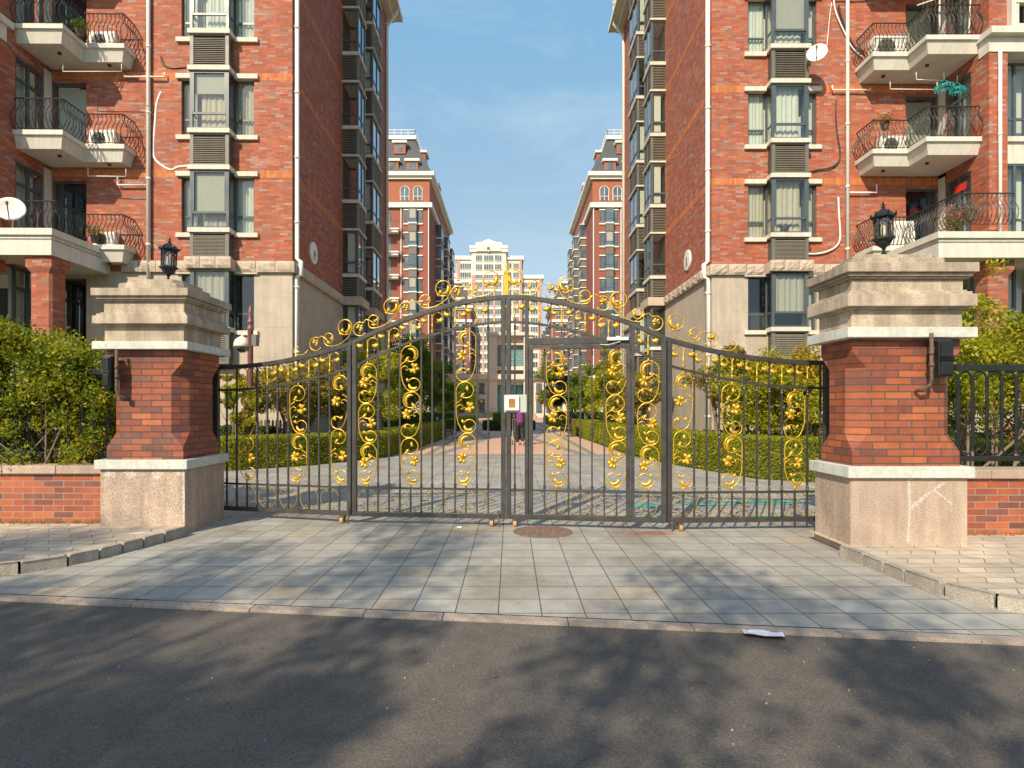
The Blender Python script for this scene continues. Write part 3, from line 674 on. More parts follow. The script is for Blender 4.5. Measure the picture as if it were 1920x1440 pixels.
    for bi, (b0, b1) in enumerate(bays):
        for k in range(-2, 5):
            z = z_of(k); g0, g1 = z + 1.13, z + 2.83
            fr = mb(); pn = mb(); cu = mb(); lv = mb(); lf = mb(); sl_ = mb(); t = .09; zt = g0 + .46
            for (x, y) in ((-sd, b0), (-sd, b1 - t), (-sd, (b0+b1)/2)): fr.box(x, y, g0, x + t, y + t, g1)
            for zz in (g0, g1 - .07, zt - .03):
                fr.box(-sd + .005, b0 + t, zz, -sd + .06, b1 - t, zz + .06); fr.box(-sd + t, b0 + .005, zz, -.0, b0 + .06, zz + .06); fr.box(-sd + t, b1 - .06, zz, -.0, b1 - .005, zz + .06)
            pn.box(-sd + .03, b0 + t, g0, -sd + .036, b1 - t, g1); pn.box(-sd + t, b0 + .03, g0, 0, b0 + .036, g1); pn.box(-sd + t, b1 - .036, g0, 0, b1 - .03, g1)
            cu.box(-.01, b0 + .1, g0, -.004, b1 - .1, g1); cu.cur = 1  # dark sheet over the wall, painted shade of an unlit room
            if random.random() < .6: cu.box(-sd*.75, b0 + .09, g0, -sd*.3, b0 + .10, g1)
            sl_.box(-sd - .05, b0 - .05, z + 1.0, 0, b1 + .05, g0); li = mb(); li.box(-sd - .05, b0 - .05, g1, 0, b1 + .05, g1 + .07)
            l0, l1 = z, z + 1.0
            for (x, y) in ((-sd, b0), (-sd, b1 - t)): lf.box(x, y, l0, x + t, y + t, l1)
            lf.box(-sd, (b0+b1)/2, l0, -sd + .05, (b0+b1)/2 + .06, l1)
            for i in range(14):
                zz = l0 + .05 + .92 * i / 14
                lv.box(-sd + t, b0 + .01, zz, -.0, b0 + .05, zz + .022); lv.box(-sd + .01, b0 + t, zz, -sd + .05, b1 - t, zz + .022)
            lv.cur = 1; lv.box(-sd + .1, b0 + .1, l0, -.004, b1 - .1, l1 - .02)  # dark box behind the slats, shade put in as colour
            f = fr.build('side_bay_window', 'frame', B); pn.build('pane', 'glass', f); cu.build('curtain', ['dark', 'curtain'], f); sl_.build('sill', 'sill', f); li.build('lintel', 'sill', f)  # curtain mesh holds the cloth and the dark sheet of room shade
            lo = lf.build('side_louvre', 'lframe', B); lv.build('slats_shade_back', ['slat', 'dark'], lo)
    # --- eaves, roof, downpipes
    e = body_h
    m = mb(); m.box(-.35, -.35, e, 14.3, D+.35, e+.30); m.box(-.75, -.75, e+.30, 14.7, D+.75, e+.55)
    m.build('eaves', 'farwhite', B)
    m = mb(); m.loft([[(-.5,-.5,e+.55),(14.4,-.5,e+.55),(14.4,D+.5,e+.55),(-.5,D+.5,e+.55)], [(2.2,2.2,e+5),(11.5,2.2,e+5),(11.5,D-2.2,e+5),(2.2,D-2.2,e+5)]]); m.build('roof', 'slateroof', B)
    def pipe(name, pts, r=.055):
        m = mb(); m.tube(pts, r, 8)
        a, b = Vector(pts[0]), Vector(pts[-1])
        if abs(a.x-b.x) < .3 and abs(a.y-b.y) < 1.2:
            z = min(a.z, b.z) + 1.0
            while z < max(a.z, b.z) - 2: m.lathe([(r*1.25, 0), (r*1.25, .06)], pts[0][0], pts[0][1], z, 8); z += 1.95
        return m.build(name, 'whitep', B, smooth=True)
    pipe('downpipe', [(-.075, .16, 0.2), (-.075, .16, 5.45+dz), (-.2, .16, 5.5+dz), (-.2, .16, 5.9+dz), (-.075, .16, 6.0+dz), (-.075, .16, e)], .075)
    pipe('downpipe', [(-.08, D-.3, .3), (-.08, D-.3, e-.6), (-.6, D-.3, e+.1), (-.6, D-.3, e+.5)], .08)
    pipe('downpipe', [(4.20, -.09, 5.3+dz), (4.20, -.09, e)], .055)
    pipe('downpipe', [(PIER+.26, P['py']-.06, 6.13+dz*.3), (PIER+.26, P['py']-.06, 11.35+dz)], .045)
    m = mb()
    for k in range(-1, 3):
        z = z_of(k) + 2.76
        if k == -1: m.tube([(4.2, -.1, z-.3), (5.1, -.1, z-.3), (5.1, -.1, z-.05)], .028, 6); continue
        m.tube([(3.72, -.1, z+.13), (3.72, -.1, z), (4.9, -.1, z), (4.9, -.1, z+.05)], .028, 6)
    m.build('branch_pipe', 'whitep', B, smooth=True)
    m = mb(); m.box(.9, 1.0, .3, 13.8, D-.9, e-.2); m.build('room_shade_box', 'dark', B)  # solid dark box behind the windows, colour stands for unlit rooms
    # white fence on the roof edge corner
    m = mb()
    for i in range(4): m.box(-.7, D-.5-i*.5, e+.55, -.66, D-.46-i*.5, e+1.3)
    m.box(-.7, D-2.1, e+1.0, -.66, D-.4, e+1.04); m.box(-.7, D-2.1, e+1.3, -.66, D-.4, e+1.34); m.build('roof_railing', 'farwhite', B)
    # round number plaque
    pl = mb(); pl.lathe([(.36, 0), (.36, .05), (.33, .06)], 0, 0, 0, 32)
    o = pl.build('number_plaque', 'plastic', B); o['label'] = 'round cream plaque with black number ' + num
    o.rotation_euler = (0, R(90) if sg < 0 else R(-90), 0)
    py = P['plq']; o.location = (.0 if sg < 0 else -.0, py, 6.62 + dz)
    tcv = bpy.data.curves.new('number', 'FONT'); tcv.body = num; tcv.size = .30; tcv.align_x = 'CENTER'; tcv.align_y = 'CENTER'; tcv.extrude = .004
    to = bpy.data.objects.new('tmp', tcv); C.objects.link(to); bpy.context.view_layer.update()
    me = bpy.data.meshes.new_from_object(to.evaluated_get(bpy.context.evaluated_depsgraph_get())); bpy.data.objects.remove(to)
    me.materials.clear(); me.materials.append(M['fblack'])
    n_ = bpy.data.objects.new('number', me); C.objects.link(n_); n_.parent = B
    n_.rotation_euler = (R(90), 0, R(90) if sg < 0 else R(-90))
    n_.location = ((.075 if sg < 0 else -.075), py + (.0), 6.60 + dz)
    ln = MB()
    for i, (wd, zz) in enumerate(((.30, -.17), (.22, -.23))): ln.box((.062 if sg < 0 else -.062) - .004, py - wd/2, 6.62+dz+zz, (.062 if sg < 0 else -.062) + .004, py + wd/2, 6.62+dz+zz+.018)
    ln.build('plaque_line', 'iron', B)
    return B, z_of

PL = dict(bd=.33, sd=.62, d1=.55, d2=1.40, uA=4.62, uB=5.74, sy=2.34, su=5.32, py=-1.95, cols=[(5.78, -1.85), (7.4, -2.0)], plq=1.90)
PR = dict(bd=.34, sd=.60, d1=.90, d2=1.70, uA=4.48, uB=5.52, sy=2.90, su=4.98, py=-1.95, cols=[(6.88, -2.3), (9.6, -2.3)], plq=2.46)
BL, zL = near_building(-1, W(548, 17.5), 17.5, R(0.8), 0.0, PL, 'red brick apartment building with white balconies and plaque numbered 6', '6')
BR, zR = near_building(1, W(1335, 18.4), 18.4, 0.0, 0.13, PR, 'red brick apartment building with plaque numbered 5 on its garden side', '5')
# ---------------- mid-distance towers with slate mansard roofs ----------------
def mid_tower(sg, X0, Y0, label, floors=9, z1=26.9, top=30.5, width=13, depth=24, simple=False, group=None):
    B = thing('apartment_tower', label, 'building', (X0, Y0, 0), 0, group)
    mb = lambda: MB(sg)
    m = mb(); m.box(0, 0, 5.6, width, depth, z1); m.build('wall', 'farbrick', B)
    m = mb(); m.box(-.02, -.02, 0, width, depth, 5.6); m.build('stone_base_wall', 'stonewall', B)
    m = mb(); m.box(.0, 0, z1+.6, width, depth, top); m.build('upper_wall', 'orangew', B)
    m = mb(); m.box(-.35, -.35, z1, width, depth, z1+.6); m.build('string_course', 'farwhite', B); m = mb(); m.box(-.2, -.2, 5.5, width, depth, 5.95); m.build('stone_band', 'rough', B); m = mb()
    m.box(-.3, -.3, top, width, depth, top+.35); m.box(-.6, -.6, top+.35, width, depth+.5, top+.85); m.build('cornice', 'farwhite', B)
    m = mb(); zr = top+.85; m.loft([[(-.3,-.3,zr),(width,-.3,zr),(width,depth,zr),(-.3,depth,zr)], [(2.4,2.4,zr+5.3),(width,2.4,zr+5.3),(width,depth-2,zr+5.3),(2.4,depth-2,zr+5.3)]]); rf = m.build('roof', 'slateroof', B)
    m = mb(); m.box(2.1, 2.1, zr+5.3, width, depth-2, zr+5.75)
    for i in range(12): m.box(2.2 + i*.9, 2.2, zr+5.75, 2.26 + i*.9, 2.26, zr+6.5)
    for i in range(10): m.box(2.2, 2.2 + i*.9, zr+5.75, 2.26, 2.26 + i*.9, zr+6.5)
    for zz in (6.1, 6.5): m.box(2.2, 2.2, zr+zz, width, 2.26, zr+zz+.06); m.box(2.2, 2.2, zr+zz, 2.26, depth-3, zr+zz+.06)
    m.build('roof_railing', 'farwhite', rf)
    for (u, y, zz, ax) in ((2.2, -.1, .1, 'f'), (4.7, -.1, .1, 'f'), (7.2, -.1, .1, 'f'), (4.0, 1.0, 2.9, 'f'), (1.0, 3.2, 2.6, 's'), (-.1, 8.0, .1, 's')):
        m = mb()
        a = (u, y) if ax == 'f' else (u, y)
        m.cur = 0; m.box(u-.75 if ax == 'f' else u, y, zr+zz, u+.75 if ax == 'f' else u+2, y+2, zr+zz+1.35)
        m.cur = 1; m.box(u-.95 if ax == 'f' else u-.2, y-.2, zr+zz+1.35, u+.95 if ax == 'f' else u+2.2, y+2.2, zr+zz+1.65)
        m.cur = 2
        if ax == 'f': m.box(u-.42, y-.03, zr+zz+.25, u+.42, y, zr+zz+1.15)
        else: m.box(u-.03, y+.5, zr+zz+.25, u, y+1.4, zr+zz+1.15)
        m.build('dormer', ['orangew', 'farwhite', 'farglass'], rf)
    # arched windows in the orange attic storey
    for u in (1.5, 3.15, 6.2, 7.9):
        m = mb(); z0 = z1 + .95; arc = [(u + .48*math.cos(a), z0 + 1.25 + .48*math.sin(a)) for a in [math.pi*i/10 for i in range(11)]]
        pts = [(u+.48, z0)] + arc + [(u-.48, z0)]; m.loft([[(a, -.04, b) for a, b in pts], [(a, .0, b) for a, b in pts]])
        m.cur = 1
        out = [(u + .58*math.cos(a), z0 + 1.25 + .58*math.sin(a)) for a in [math.pi*i/10 for i in range(11)]]
        m.tube([(a, -.03, b) for a, b in [(u+.53, z0)] + out + [(u-.53, z0)]], .05, 4); m.box(u-.03, -.07, z0, u+.03, -.041, z0+1.7); m.box(u-.48, -.07, z0+.5, u+.48, -.041, z0+.56)
        m.build('arched_window', ['farglass', 'farwhite'], B)
    # window bays on the front, floor by floor
    zf = [z1 - 2.9*(i+1) for i in range(floors)]
    for z in zf:
        if z < 2.5: continue
        m = mb(); m.cur = 0
        m.box(.95, -.03, z+.95, 3.2, .0, z+2.55); m.box(1.60, -.5, z+.95, 2.60, -.03, z+2.7)
        m.cur = 1; m.box(.85, -.14, z+.78, 1.56, .0, z+.95); m.box(2.64, -.14, z+.78, 3.3, 0, z+.95); m.box(1.56, -.58, z+.78, 2.64, 0, z+.95); m.box(.85, -.14, z+2.58, 3.3, 0, z+2.72)
        m.cur = 2; m.box(1.60, -.48, z-.15, 2.60, 0, z+.78)
        m.cur = 3
        for u in (1.60, 2.53): m.box(u, -.52, z+.95, u+.07, -.45, z+2.7)
        for u in (.95, 1.5, 2.66, 3.13): m.box(u, -.06, z+.95, u+.06, -.031, z+2.55)
        m.box(1.67, -.52, z+1.4, 2.53, -.501, z+1.46)
        if random.random() < .5: m.cur = 4; m.box(1.72, -.505, z+1.5, 2.46, -.501, z+2.6)
        m.build('bay_window', ['farglass', 'farwhite', 'fargrey', 'frame', 'curtaing'], B)
        # second column and side bays
        m = mb(); m.cur = 0; m.box(6.3, -.04, z+.95, 8.2, 0, z+2.6); m.cur = 1; m.box(6.2, -.14, z+.78, 8.3, 0, z+.95)
        m.cur = 3; m.box(7.2, -.07, z+.95, 7.28, -.041, z+2.6); m.build('window', ['farglass', 'farwhite', 'fargrey', 'frame'], B)
        for y0, y1, pr in ((6.2, 9.0, .75), (12.0, 15.2, 1.0), (18.5, 22, 1.0)):
            m = mb(); m.cur = 0; m.box(-pr, y0, z+.95, 0, y1, z+2.7); m.cur = 1; m.box(-pr-.1, y0-.1, z+.78, 0, y1+.1, z+.95); m.box(-pr-.1, y0-.1, z+2.7, 0, y1+.1, z+2.8)
            m.cur = 2; m.box(-pr+.03, y0+.03, z-.1, 0, y1-.03, z+.78)
            m.cur = 3
            for y in (y0, (y0+y1)/2, y1-.09): m.box(-pr-.02, y, z+.95, -pr+.05, y+.09, z+2.7)
            m.build('side_bay_window', ['farglass', 'farwhite', 'fargrey', 'frame'], B)
        # balcony
        m = mb(); m.box(3.7, -1.1, z-.12, 4.9, 0, z+.06); m.box(4.9, -1.7, z-.12, 6.1, 0, z+.06)
        m.box(3.85, -.95, z-.42, 4.9, 0, z-.12); m.box(4.9, -1.5, z-.42, 6.1, 0, z-.12)
        b = m.build('balcony', 'farwhite', B)
        m = mb()
        for i in range(11):
            u = 3.75 + i*.23; y = -1.05 if u < 4.9 else -1.65; m.box(u, y, z+.06, u+.035, y+.035, z+.95)
        m.box(3.72, -1.07, z+.92, 4.9, -1.02, z+.97); m.box(4.9, -1.67, z+.92, 6.05, -1.62, z+.97)
        m.build('railing', 'iron', b)
        m = mb(); m.box(4.9, -.05, z+.1, 6.0, 0, z+2.3); m.build('balcony_window', 'farglass', B)
    for u in (3.6, -.0):
        m = mb(); m.tube([(u if u else .12, -.12, 0), (u if u else .12, -.12, z1)], .07, 5); m.build('downpipe', 'whitep', B)
    return B
mid_tower(-1, W(805.6, 74.5), 74.5, 'brick tower with slate mansard roof seen past the left building', group=None)
mid_tower(1, W(1111, 74.5), 74.5, 'brick tower with slate mansard roof seen past the right building, white statues by its corner')
T1 = mid_tower(-1, W(882, 126), 126, 'distant small brick tower left of the cream block, below its mansard roof', floors=7, z1=19.9, top=22.6, width=10, depth=14)
T2 = mid_tower(1, W(1034, 126), 126, 'distant small brick tower right of the cream block, just below its mansard roof', floors=7, z1=19.9, top=22.6, width=10, depth=14)

# ---------------- cream high-rise far behind ----------------
def far_block():
    Y = 190.0; B = thing('high_rise', 'cream high-rise with pink piers and pediment above the gate', 'building', (0, Y, 0))
    def blk(x0, x1, yo, zt, name, bays_, pier):
        m = MB(); m.box(x0, yo, 0, x1, yo+14, zt); m.build(name, 'creamw', B)
        m = MB(); m.box(x0-.5, yo-.5, zt-1.2, x1+.5, yo+14.5, zt); m.box(x0-.2, yo-.25, zt-8.6, x1+.2, yo, zt-8.0); m.build('cornice', 'farwhite', B)
        n = len(bays_); m = MB()
        for (a, b) in pier: m.box(a, yo-.25, 0, b, yo, zt-1.4 if name != 'centre_wall' else zt-8.6)
        m.build('pink_pier', 'pinkw', B)
        z = zt - 4.2 if name != 'centre_wall' else zt - 4.0
        while z > 6:
            for (a, b) in bays_:
                w_ = MB(); w_.cur = 0; w_.box(a, yo-.12, z, b, yo, z+1.75); w_.cur = 1
                k = max(2, int((b-a)/.62))
                for i in range(k+1): u = a + (b-a)*i/k; w_.box(u-.05, yo-.2, z, u+.05, yo-.121, z+1.75)
                w_.box(a, yo-.2, z-.14, b, yo-.121, z); w_.box(a, yo-.2, z+1.75, b, yo-.121, z+1.88)
                w_.build('window', ['farglass', 'farwhite'], B)
            z -= 2.9
    x = lambda px: W(px, Y)
    blk(x(884), x(949), 0, ZZ(466, Y), 'centre_wall', [(x(892), x(904)), (x(907.5), x(925)), (x(928), x(940))], [(x(885), x(891)), (x(904.7), x(907)), (x(925.4), x(927.6)), (x(943), x(948.5))])
    blk(x(855.5), x(884), 1.5, ZZ(478, Y), 'left_wing_wall', [(x(862), x(883))], [(x(856), x(861))])
    blk(x(949), x(979), 1.5, ZZ(478, Y), 'right_wing_wall', [(x(950), x(959)), (x(962), x(973))], [(x(974.5), x(978.5))])
    blk(x(830), x(855.5), 3.0, ZZ(509, Y), 'far_left_wing_wall', [(x(846), x(853))], [(x(840), x(845))])
    blk(x(979), x(1017), 3.0, ZZ(512, Y), 'far_right_wing_wall', [(x(981), x(993)), (x(995), x(1009))], [(x(1011), x(1016.5))])
    m = MB(); a, b, c_ = x(884), x(949), x(916); z0 = ZZ(466, Y)
    pts = [(a-.6, z0), (b+.6, z0), (b+.6, z0+.8), (b-1.2, z0+.8), (b-1.6, z0+1.9), (x(930), z0+1.9), (c_, z0+2.9), (x(902), z0+1.9), (a+1.6, z0+1.9), (a+1.2, z0+.8), (a-.6, z0+.8)]
    m.loft([[(u, -.7, z) for u, z in pts], [(u, 1.5, z) for u, z in pts]]); pd = m.build('pediment', 'farwhite', B)
    pts = [(a+1.6, z0-1.0), (b-1.6, z0-1.0), (b-1.6, z0+.6), (c_, z0+2.1), (a+1.6, z0+.6)]
    m = MB(); m.loft([[(u, -.76, z) for u, z in pts], [(u, -.71, z) for u, z in pts]]); m.build('pediment_panel', 'creamw', B)
    m = MB()
    for r_, mi in ((.95, 0), (.6, 1)):
        m.cur = mi; pts = [(c_+r_*math.cos(t*math.pi/9), z0-.2+r_*math.sin(t*math.pi/9)) for t in range(18)]
        m.loft([[(u, -.9-mi*.05, z) for u, z in pts], [(u, -.77, z) for u, z in pts]])
    m.build('round_emblem', ['farwhite', 'fargrey'], B)
far_block()

# ---------------- stone clubhouse with portal tower at the end of the path ----------------
def clubhouse():
    Y = 92.0; B = thing('clubhouse', 'low beige stone clubhouse with portal tower and pale spire behind the gate', 'building', (0, Y, 0)); B.scale = (.83, 1, 1)
    m = MB()
    for s_ in (-1, 1): m.box(s_*2.5, 0, 0, s_*4.3, 5, ZZ(627, Y))
    m.box(-2.5, 1.0, ZZ(645, Y), 2.5, 5, ZZ(627, Y)); m.box(-2.5, 1.2, ZZ(693, Y), 2.5, 5, ZZ(686, Y)); m.box(-2.5, 1.2, ZZ(721, Y), 2.5, 5, ZZ(712, Y))
    m.box(-2.5, 2.2, ZZ(686, Y), 2.5, 5, ZZ(645, Y)); m.box(-2.5, 2.6, ZZ(712, Y), 2.5, 5, ZZ(693, Y))
    m.build('portal_wall', 'clubstone', B)
    m = MB(); m.box(-4.6, -.3, ZZ(629, Y), 4.6, 5.3, ZZ(623, Y)); m.box(-12, -.4, 6.0, 12, .2, 6.8); m.box(-4.5, -.2, 5.8, -2.4, 0, 6.3); m.box(4.5, -.2, 5.8, 2.4, 0, 6.3); m.build('cornice', 'clubstone', B)
    m = MB(); m.box(-12, .2, 0, -4.3, 8, 6.0); m.box(4.3, .2, 0, 12, 8, 6.0); m.build('wing_wall', 'clubstone', B)
    m = MB(); m.box(-1.6, 1.4, ZZ(627, Y), 1.6, 4.5, ZZ(617, Y)); m.loft([[(-1.1, 1.9, ZZ(617, Y)), (1.1, 1.9, ZZ(617, Y)), (1.1, 4.1, ZZ(617, Y)), (-1.1, 4.1, ZZ(617, Y))], [(-.05, 2.95, ZZ(583, Y)), (.05, 2.95, ZZ(583, Y)), (.05, 3.05, ZZ(583, Y)), (-.05, 3.05, ZZ(583, Y))]]); m.build('spire', 'farwhite', B)
    m = MB(); z0, z1 = ZZ(686, Y), ZZ(650, Y); m.cur = 1; m.box(-2.3, 2.0, z0, 2.3, 2.2, z1); m.cur = 0
    n = 8
    for i in range(n+1):
        u = -2.3 + 4.6*i/n; m.box(u-.05, 1.85, z0, u+.05, 1.95, z1); zz = z0 + (z1-z0)*i/n; m.box(-2.3, 1.86, zz-.05, 2.3, 1.94, zz+.05)
    for i in range(n):
        for j in range(n):
            if (i + j) % 2: continue
            u = -2.3 + 4.6*(i+.5)/n; zz = z0 + (z1-z0)*(j+.5)/n; m.tube([(u + .2*math.cos(t), 1.9, zz + .2*math.sin(t)) for t in [k*math.pi/4 for k in range(9)]], .035, 4)
    m.build('lattice_panel', ['teal', 'curtaing'], B)
    for x0, x1, za, zb in ((-2.2, -.4, ZZ(711, Y), ZZ(695, Y)), (.0, 2.2, ZZ(711, Y), ZZ(695, Y)), (-2.4, 2.4, 0.1, ZZ(722, Y))):
        m = MB(); m.cur = 0; m.box(x0, 2.4, za, x1, 2.55, zb); m.cur = 1
        k = 4
        for i in range(k+1): u = x0 + (x1-x0)*i/k; m.box(u-.05, 2.3, za, u+.05, 2.399, zb)
        m.build('window', ['farglass' if za > 1 else 'teal', 'frame'], B)
    for i in range(4):
        for s_ in (-1, 1):
            m = MB(); u = s_*(5.4 + i*1.9); m.cur = 0; m.box(u-.55, .05, 3.9, u+.55, .2, 5.4); m.cur = 1; m.box(u-.05, -.03, 3.9, u+.05, .049, 5.4); m.box(u-.65, -.05, 3.7, u+.65, .2, 3.9); m.build('window', ['farglass', 'frame'], B)
            m = MB(); m.box(u-.55, .05, .8, u+.55, .2, 2.9); m.build('lower_window', 'farglass', B)
    for i in range(5): m = MB(); m.box(-5 + i*.1, -2.4 + i*.45, 0, 5 - i*.1, 0, .16*(i+1)); m.build('step', 'granite', B)
clubhouse()
# distant pale block on the right, seen between the high-rise and the brick tower
# ---------------- gate pillars ----------------
def gate_pillar(x0, x1, y0, y1, zs, mat, label, flood_side):
    Wd, Dp = x1 - x0, y1 - y0; cx, cy = (x0+x1)/2, (y0+y1)/2
    B = thing('gate_pillar', label, 'pillar', (cx, cy, 0)); hx, hy = Wd/2, Dp/2
    def bx(e, z0, z1, m, ch=0):
        a, b = hx + e, hy + e
        if ch: m.prism([(-a+ch,-b),(a-ch,-b),(a,-b+ch),(a,b-ch),(a-ch,b),(-a+ch,b),(-a,b-ch),(-a,-b+ch)], z0, z1)
        else: m.box(-a, -b, z0, a, b, z1)
    m = MB(); bx(0, -.15, zs['l0'], m); m.build('base_block', 'granite2', B, bevel=.006)
    m = MB(); bx(.045, zs['l0'], zs['l1'], m); m.build('base_ledge', 'band', B, bevel=.005)
    m = MB(); rr = []
    i0, b0, b1 = .045, zs['l1'], zs['b1']
    for z, ins, ch in ((b0, i0, .002), (b0+.15, i0, .002), (b0+.31, i0+.012, .14), (b1-.30, i0+.012, .14), (b1-.14, i0, .002), (b1, i0, .002)):
        a, b = hx - ins, hy - ins
        rr.append([(x, y, z) for x, y in [(-a+ch,-b),(a-ch,-b),(a,-b+ch),(a,b-ch),(a-ch,b),(-a+ch,b),(-a,b-ch),(-a,-b+ch)]])
    m.loft(rr); m.build('brick_shaft', mat, B, bevel=.005)
    m = MB(); bx(.06, zs['b1'], zs['b2'], m); m.build('pale_band', 'band', B, bevel=.005)
    m = MB(); z = zs['b2']
    bx(-.03, z, zs['c1'], m); bx(.0, zs['c1'], zs['c1']+.02, m); bx(.06, zs['c1']+.02, zs['c2'], m); bx(.03, zs['c2'], zs['c2']+.03, m); bx(0, zs['c2']+.03, zs['c2']+.05, m)
    bx(-.025, zs['c2']+.05, zs['d1'], m); bx(.012, zs['d1'], zs['d1']+.02, m); bx(.035, zs['d1']+.02, zs['d2'], m); bx(.07, zs['d2'], zs['d3'], m)
    bx(-.10, zs['d3'], zs['t1'], m, .07); bx(-.16, zs['t1'], zs['t2'], m, .08)
    m.build('capstone', 'granite', B, bevel=.007)
    return B
zl = dict(l0=.775, l1=.885, b1=2.195, b2=2.287, c1=2.475, c2=2.59, d1=2.77, d2=2.825, d3=2.915, t1=3.01, t2=3.065)
zr = dict(l0=.790, l1=.905, b1=2.215, b2=2.318, c1=2.51, c2=2.655, d1=2.82, d2=2.875, d3=2.97, t1=3.06, t2=3.11)
gate_pillar(-4.873, -3.865, 6.97, 7.92, zl, 'pbrickL', 'smaller red brick gate pillar with beige stone cap, beside the dense leafy shrub', -1)
gate_pillar(3.468, 4.66, 5.98, 6.68, zr, 'pbrickR', 'larger red brick gate pillar with stained stone cap and patched base', 1)
# patched filler marks on the right pillar base
m = MB()
def streak(p, y, w):
    for (x0, z0), (x1, z1) in zip(p, p[1:]):
        n = max(2, int(math.hypot(x1-x0, z1-z0)/.02)); nx, nz_ = -(z1-z0), (x1-x0); L = math.hypot(nx, nz_); nx /= L; nz_ /= L; vs = []
        for i in range(n+1):
            t = i/n; ww = w*random.uniform(.4, 1.2); vs += [(x0+(x1-x0)*t+nx*ww, y, z0+(z1-z0)*t+nz_*ww), (x0+(x1-x0)*t-nx*ww, y, z0+(z1-z0)*t-nz_*ww)]
        m.add(vs, [(2*i, 2*i+1, 2*i+3, 2*i+2) for i in range(n)])
streak([(4.06, .78), (4.07, .5), (4.05, .12)], -.001, .017); streak([(4.08, .48), (4.25, .62), (4.42, .74)], -.0012, .021); streak([(4.32, .66), (4.5, .52)], -.0014, .012)
o = m.build('filler_streak', patchy('pale_filler', (0.62,0.58,0.50), 60, .34, .54)); o.location = (0, 5.979, 0); o.parent = bpy.data.objects['gate_pillar.001']; o.matrix_parent_inverse = Matrix.Translation(-Vector(o.parent.location))
m = MB()
for cx, r in ((-4.76, .05), (-4.50, .055), (-4.20, .05), (-3.93, .035)):
    pts = []
    for i in range(14):
        a = 2*math.pi*i/14; rr = r*random.uniform(.6, 1.5); pts.append((cx + rr*1.2*math.cos(a), -.001, .725 + .8*rr*math.sin(a)*(1.2 if math.sin(a) < 0 else .6)))
    m.add(pts, [tuple(range(14))])
streak([(-3.885, .77), (-3.88, .4), (-3.885, .15)], -.001, .012)
o = m.build('white_patch', patchy('white_efflorescence', (0.78,0.74,0.68), 45, .40, .60)); o.location = (0, 6.969, 0); o.parent = bpy.data.objects['gate_pillar']; o.matrix_parent_inverse = Matrix.Translation(-Vector(o.parent.location))

def lantern(x, y, z, h, label, tilt=0.0):
    B = thing('lantern', label, 'lantern', (x, y, z)); s = h/.62; B.rotation_euler = (0, tilt, R(22))
    m = MB(); P_ = lambda prof, n=6, ph=0: m.lathe([(r*s*.74, q*s) for r, q in prof], 0, 0, 0, n, ph)
    P_([(.045,0),(.045,.05),(.03,.06),(.02,.075),(.02,.10),(.03,.105)], 10)
    P_([(.012,.09),(.03,.115),(.085,.15),(.11,.185),(.125,.20),(.15,.205),(.15,.225),(.11,.235)], 6)
    P_([(.105,.425),(.16,.44),(.165,.45),(.15,.462),(.115,.49),(.07,.52),(.03,.535),(.02,.545)], 6)
    P_([(.012,.54),(.026,.55),(.026,.56),(.012,.572),(.02,.585),(.012,.60),(.004,.62)], 8)
    for k in range(6):
        a = math.pi*k/3; m.lathe([(.008*s, .45*s), (.014*s, .47*s), (.003*s, .50*s)], .115*s*math.cos(a), .115*s*math.sin(a), 0, 5)
    m.build('body', 'fblack', B)
    m = MB()
    for k in range(6):
        a = math.pi*k/3; c, s_ = math.cos(a), math.sin(a); m.tube([(.083*s*c, .083*s*s_, .23*s), (.088*s*c, .088*s*s_, .43*s)], .009*s, 5)
        a2 = a + math.pi/6; c2, s2 = math.cos(a2), math.sin(a2); m.tube([(.072*s*c2, .072*s*s2, .23*s), (.075*s*c2, .075*s*s2, .385*s)], .005*s, 4)
        b = a + math.pi/3; p0 = Vector((.087*s*c, .087*s*s_, .375*s)); p1 = Vector((.087*s*math.cos(b), .087*s*math.sin(b), .375*s)); 
        m.tube([p0, p0*.75+p1*.25+Vector((0,0,.035*s)), (p0+p1)/2+Vector((0,0,.045*s)), p0*.25+p1*.75+Vector((0,0,.035*s)), p1], .006*s, 4)
        m.tube([p0+Vector((0,0,.05*s)), p1+Vector((0,0,.05*s))], .009*s, 4)
    m.build('frame', 'fblack', B)
    m = MB(); m.lathe([(.075*s, .235*s), (.079*s, .425*s)], 0, 0, 0, 6); m.build('glass', 'lampglass', B)
    m = MB(); m.lathe([(.02*s, .235*s), (.028*s, .27*s), (.028*s, .34*s), (.015*s, .37*s)], 0, 0, 0, 10); m.build('bulb', 'plastic', B)
lantern(-4.335, 7.43, 3.065, .61, 'black six-sided lantern standing on the smaller gate pillar', 0.03)
lantern(4.03, 6.33, 3.11, .62, 'black six-sided lantern standing on the larger gate pillar', -0.02)

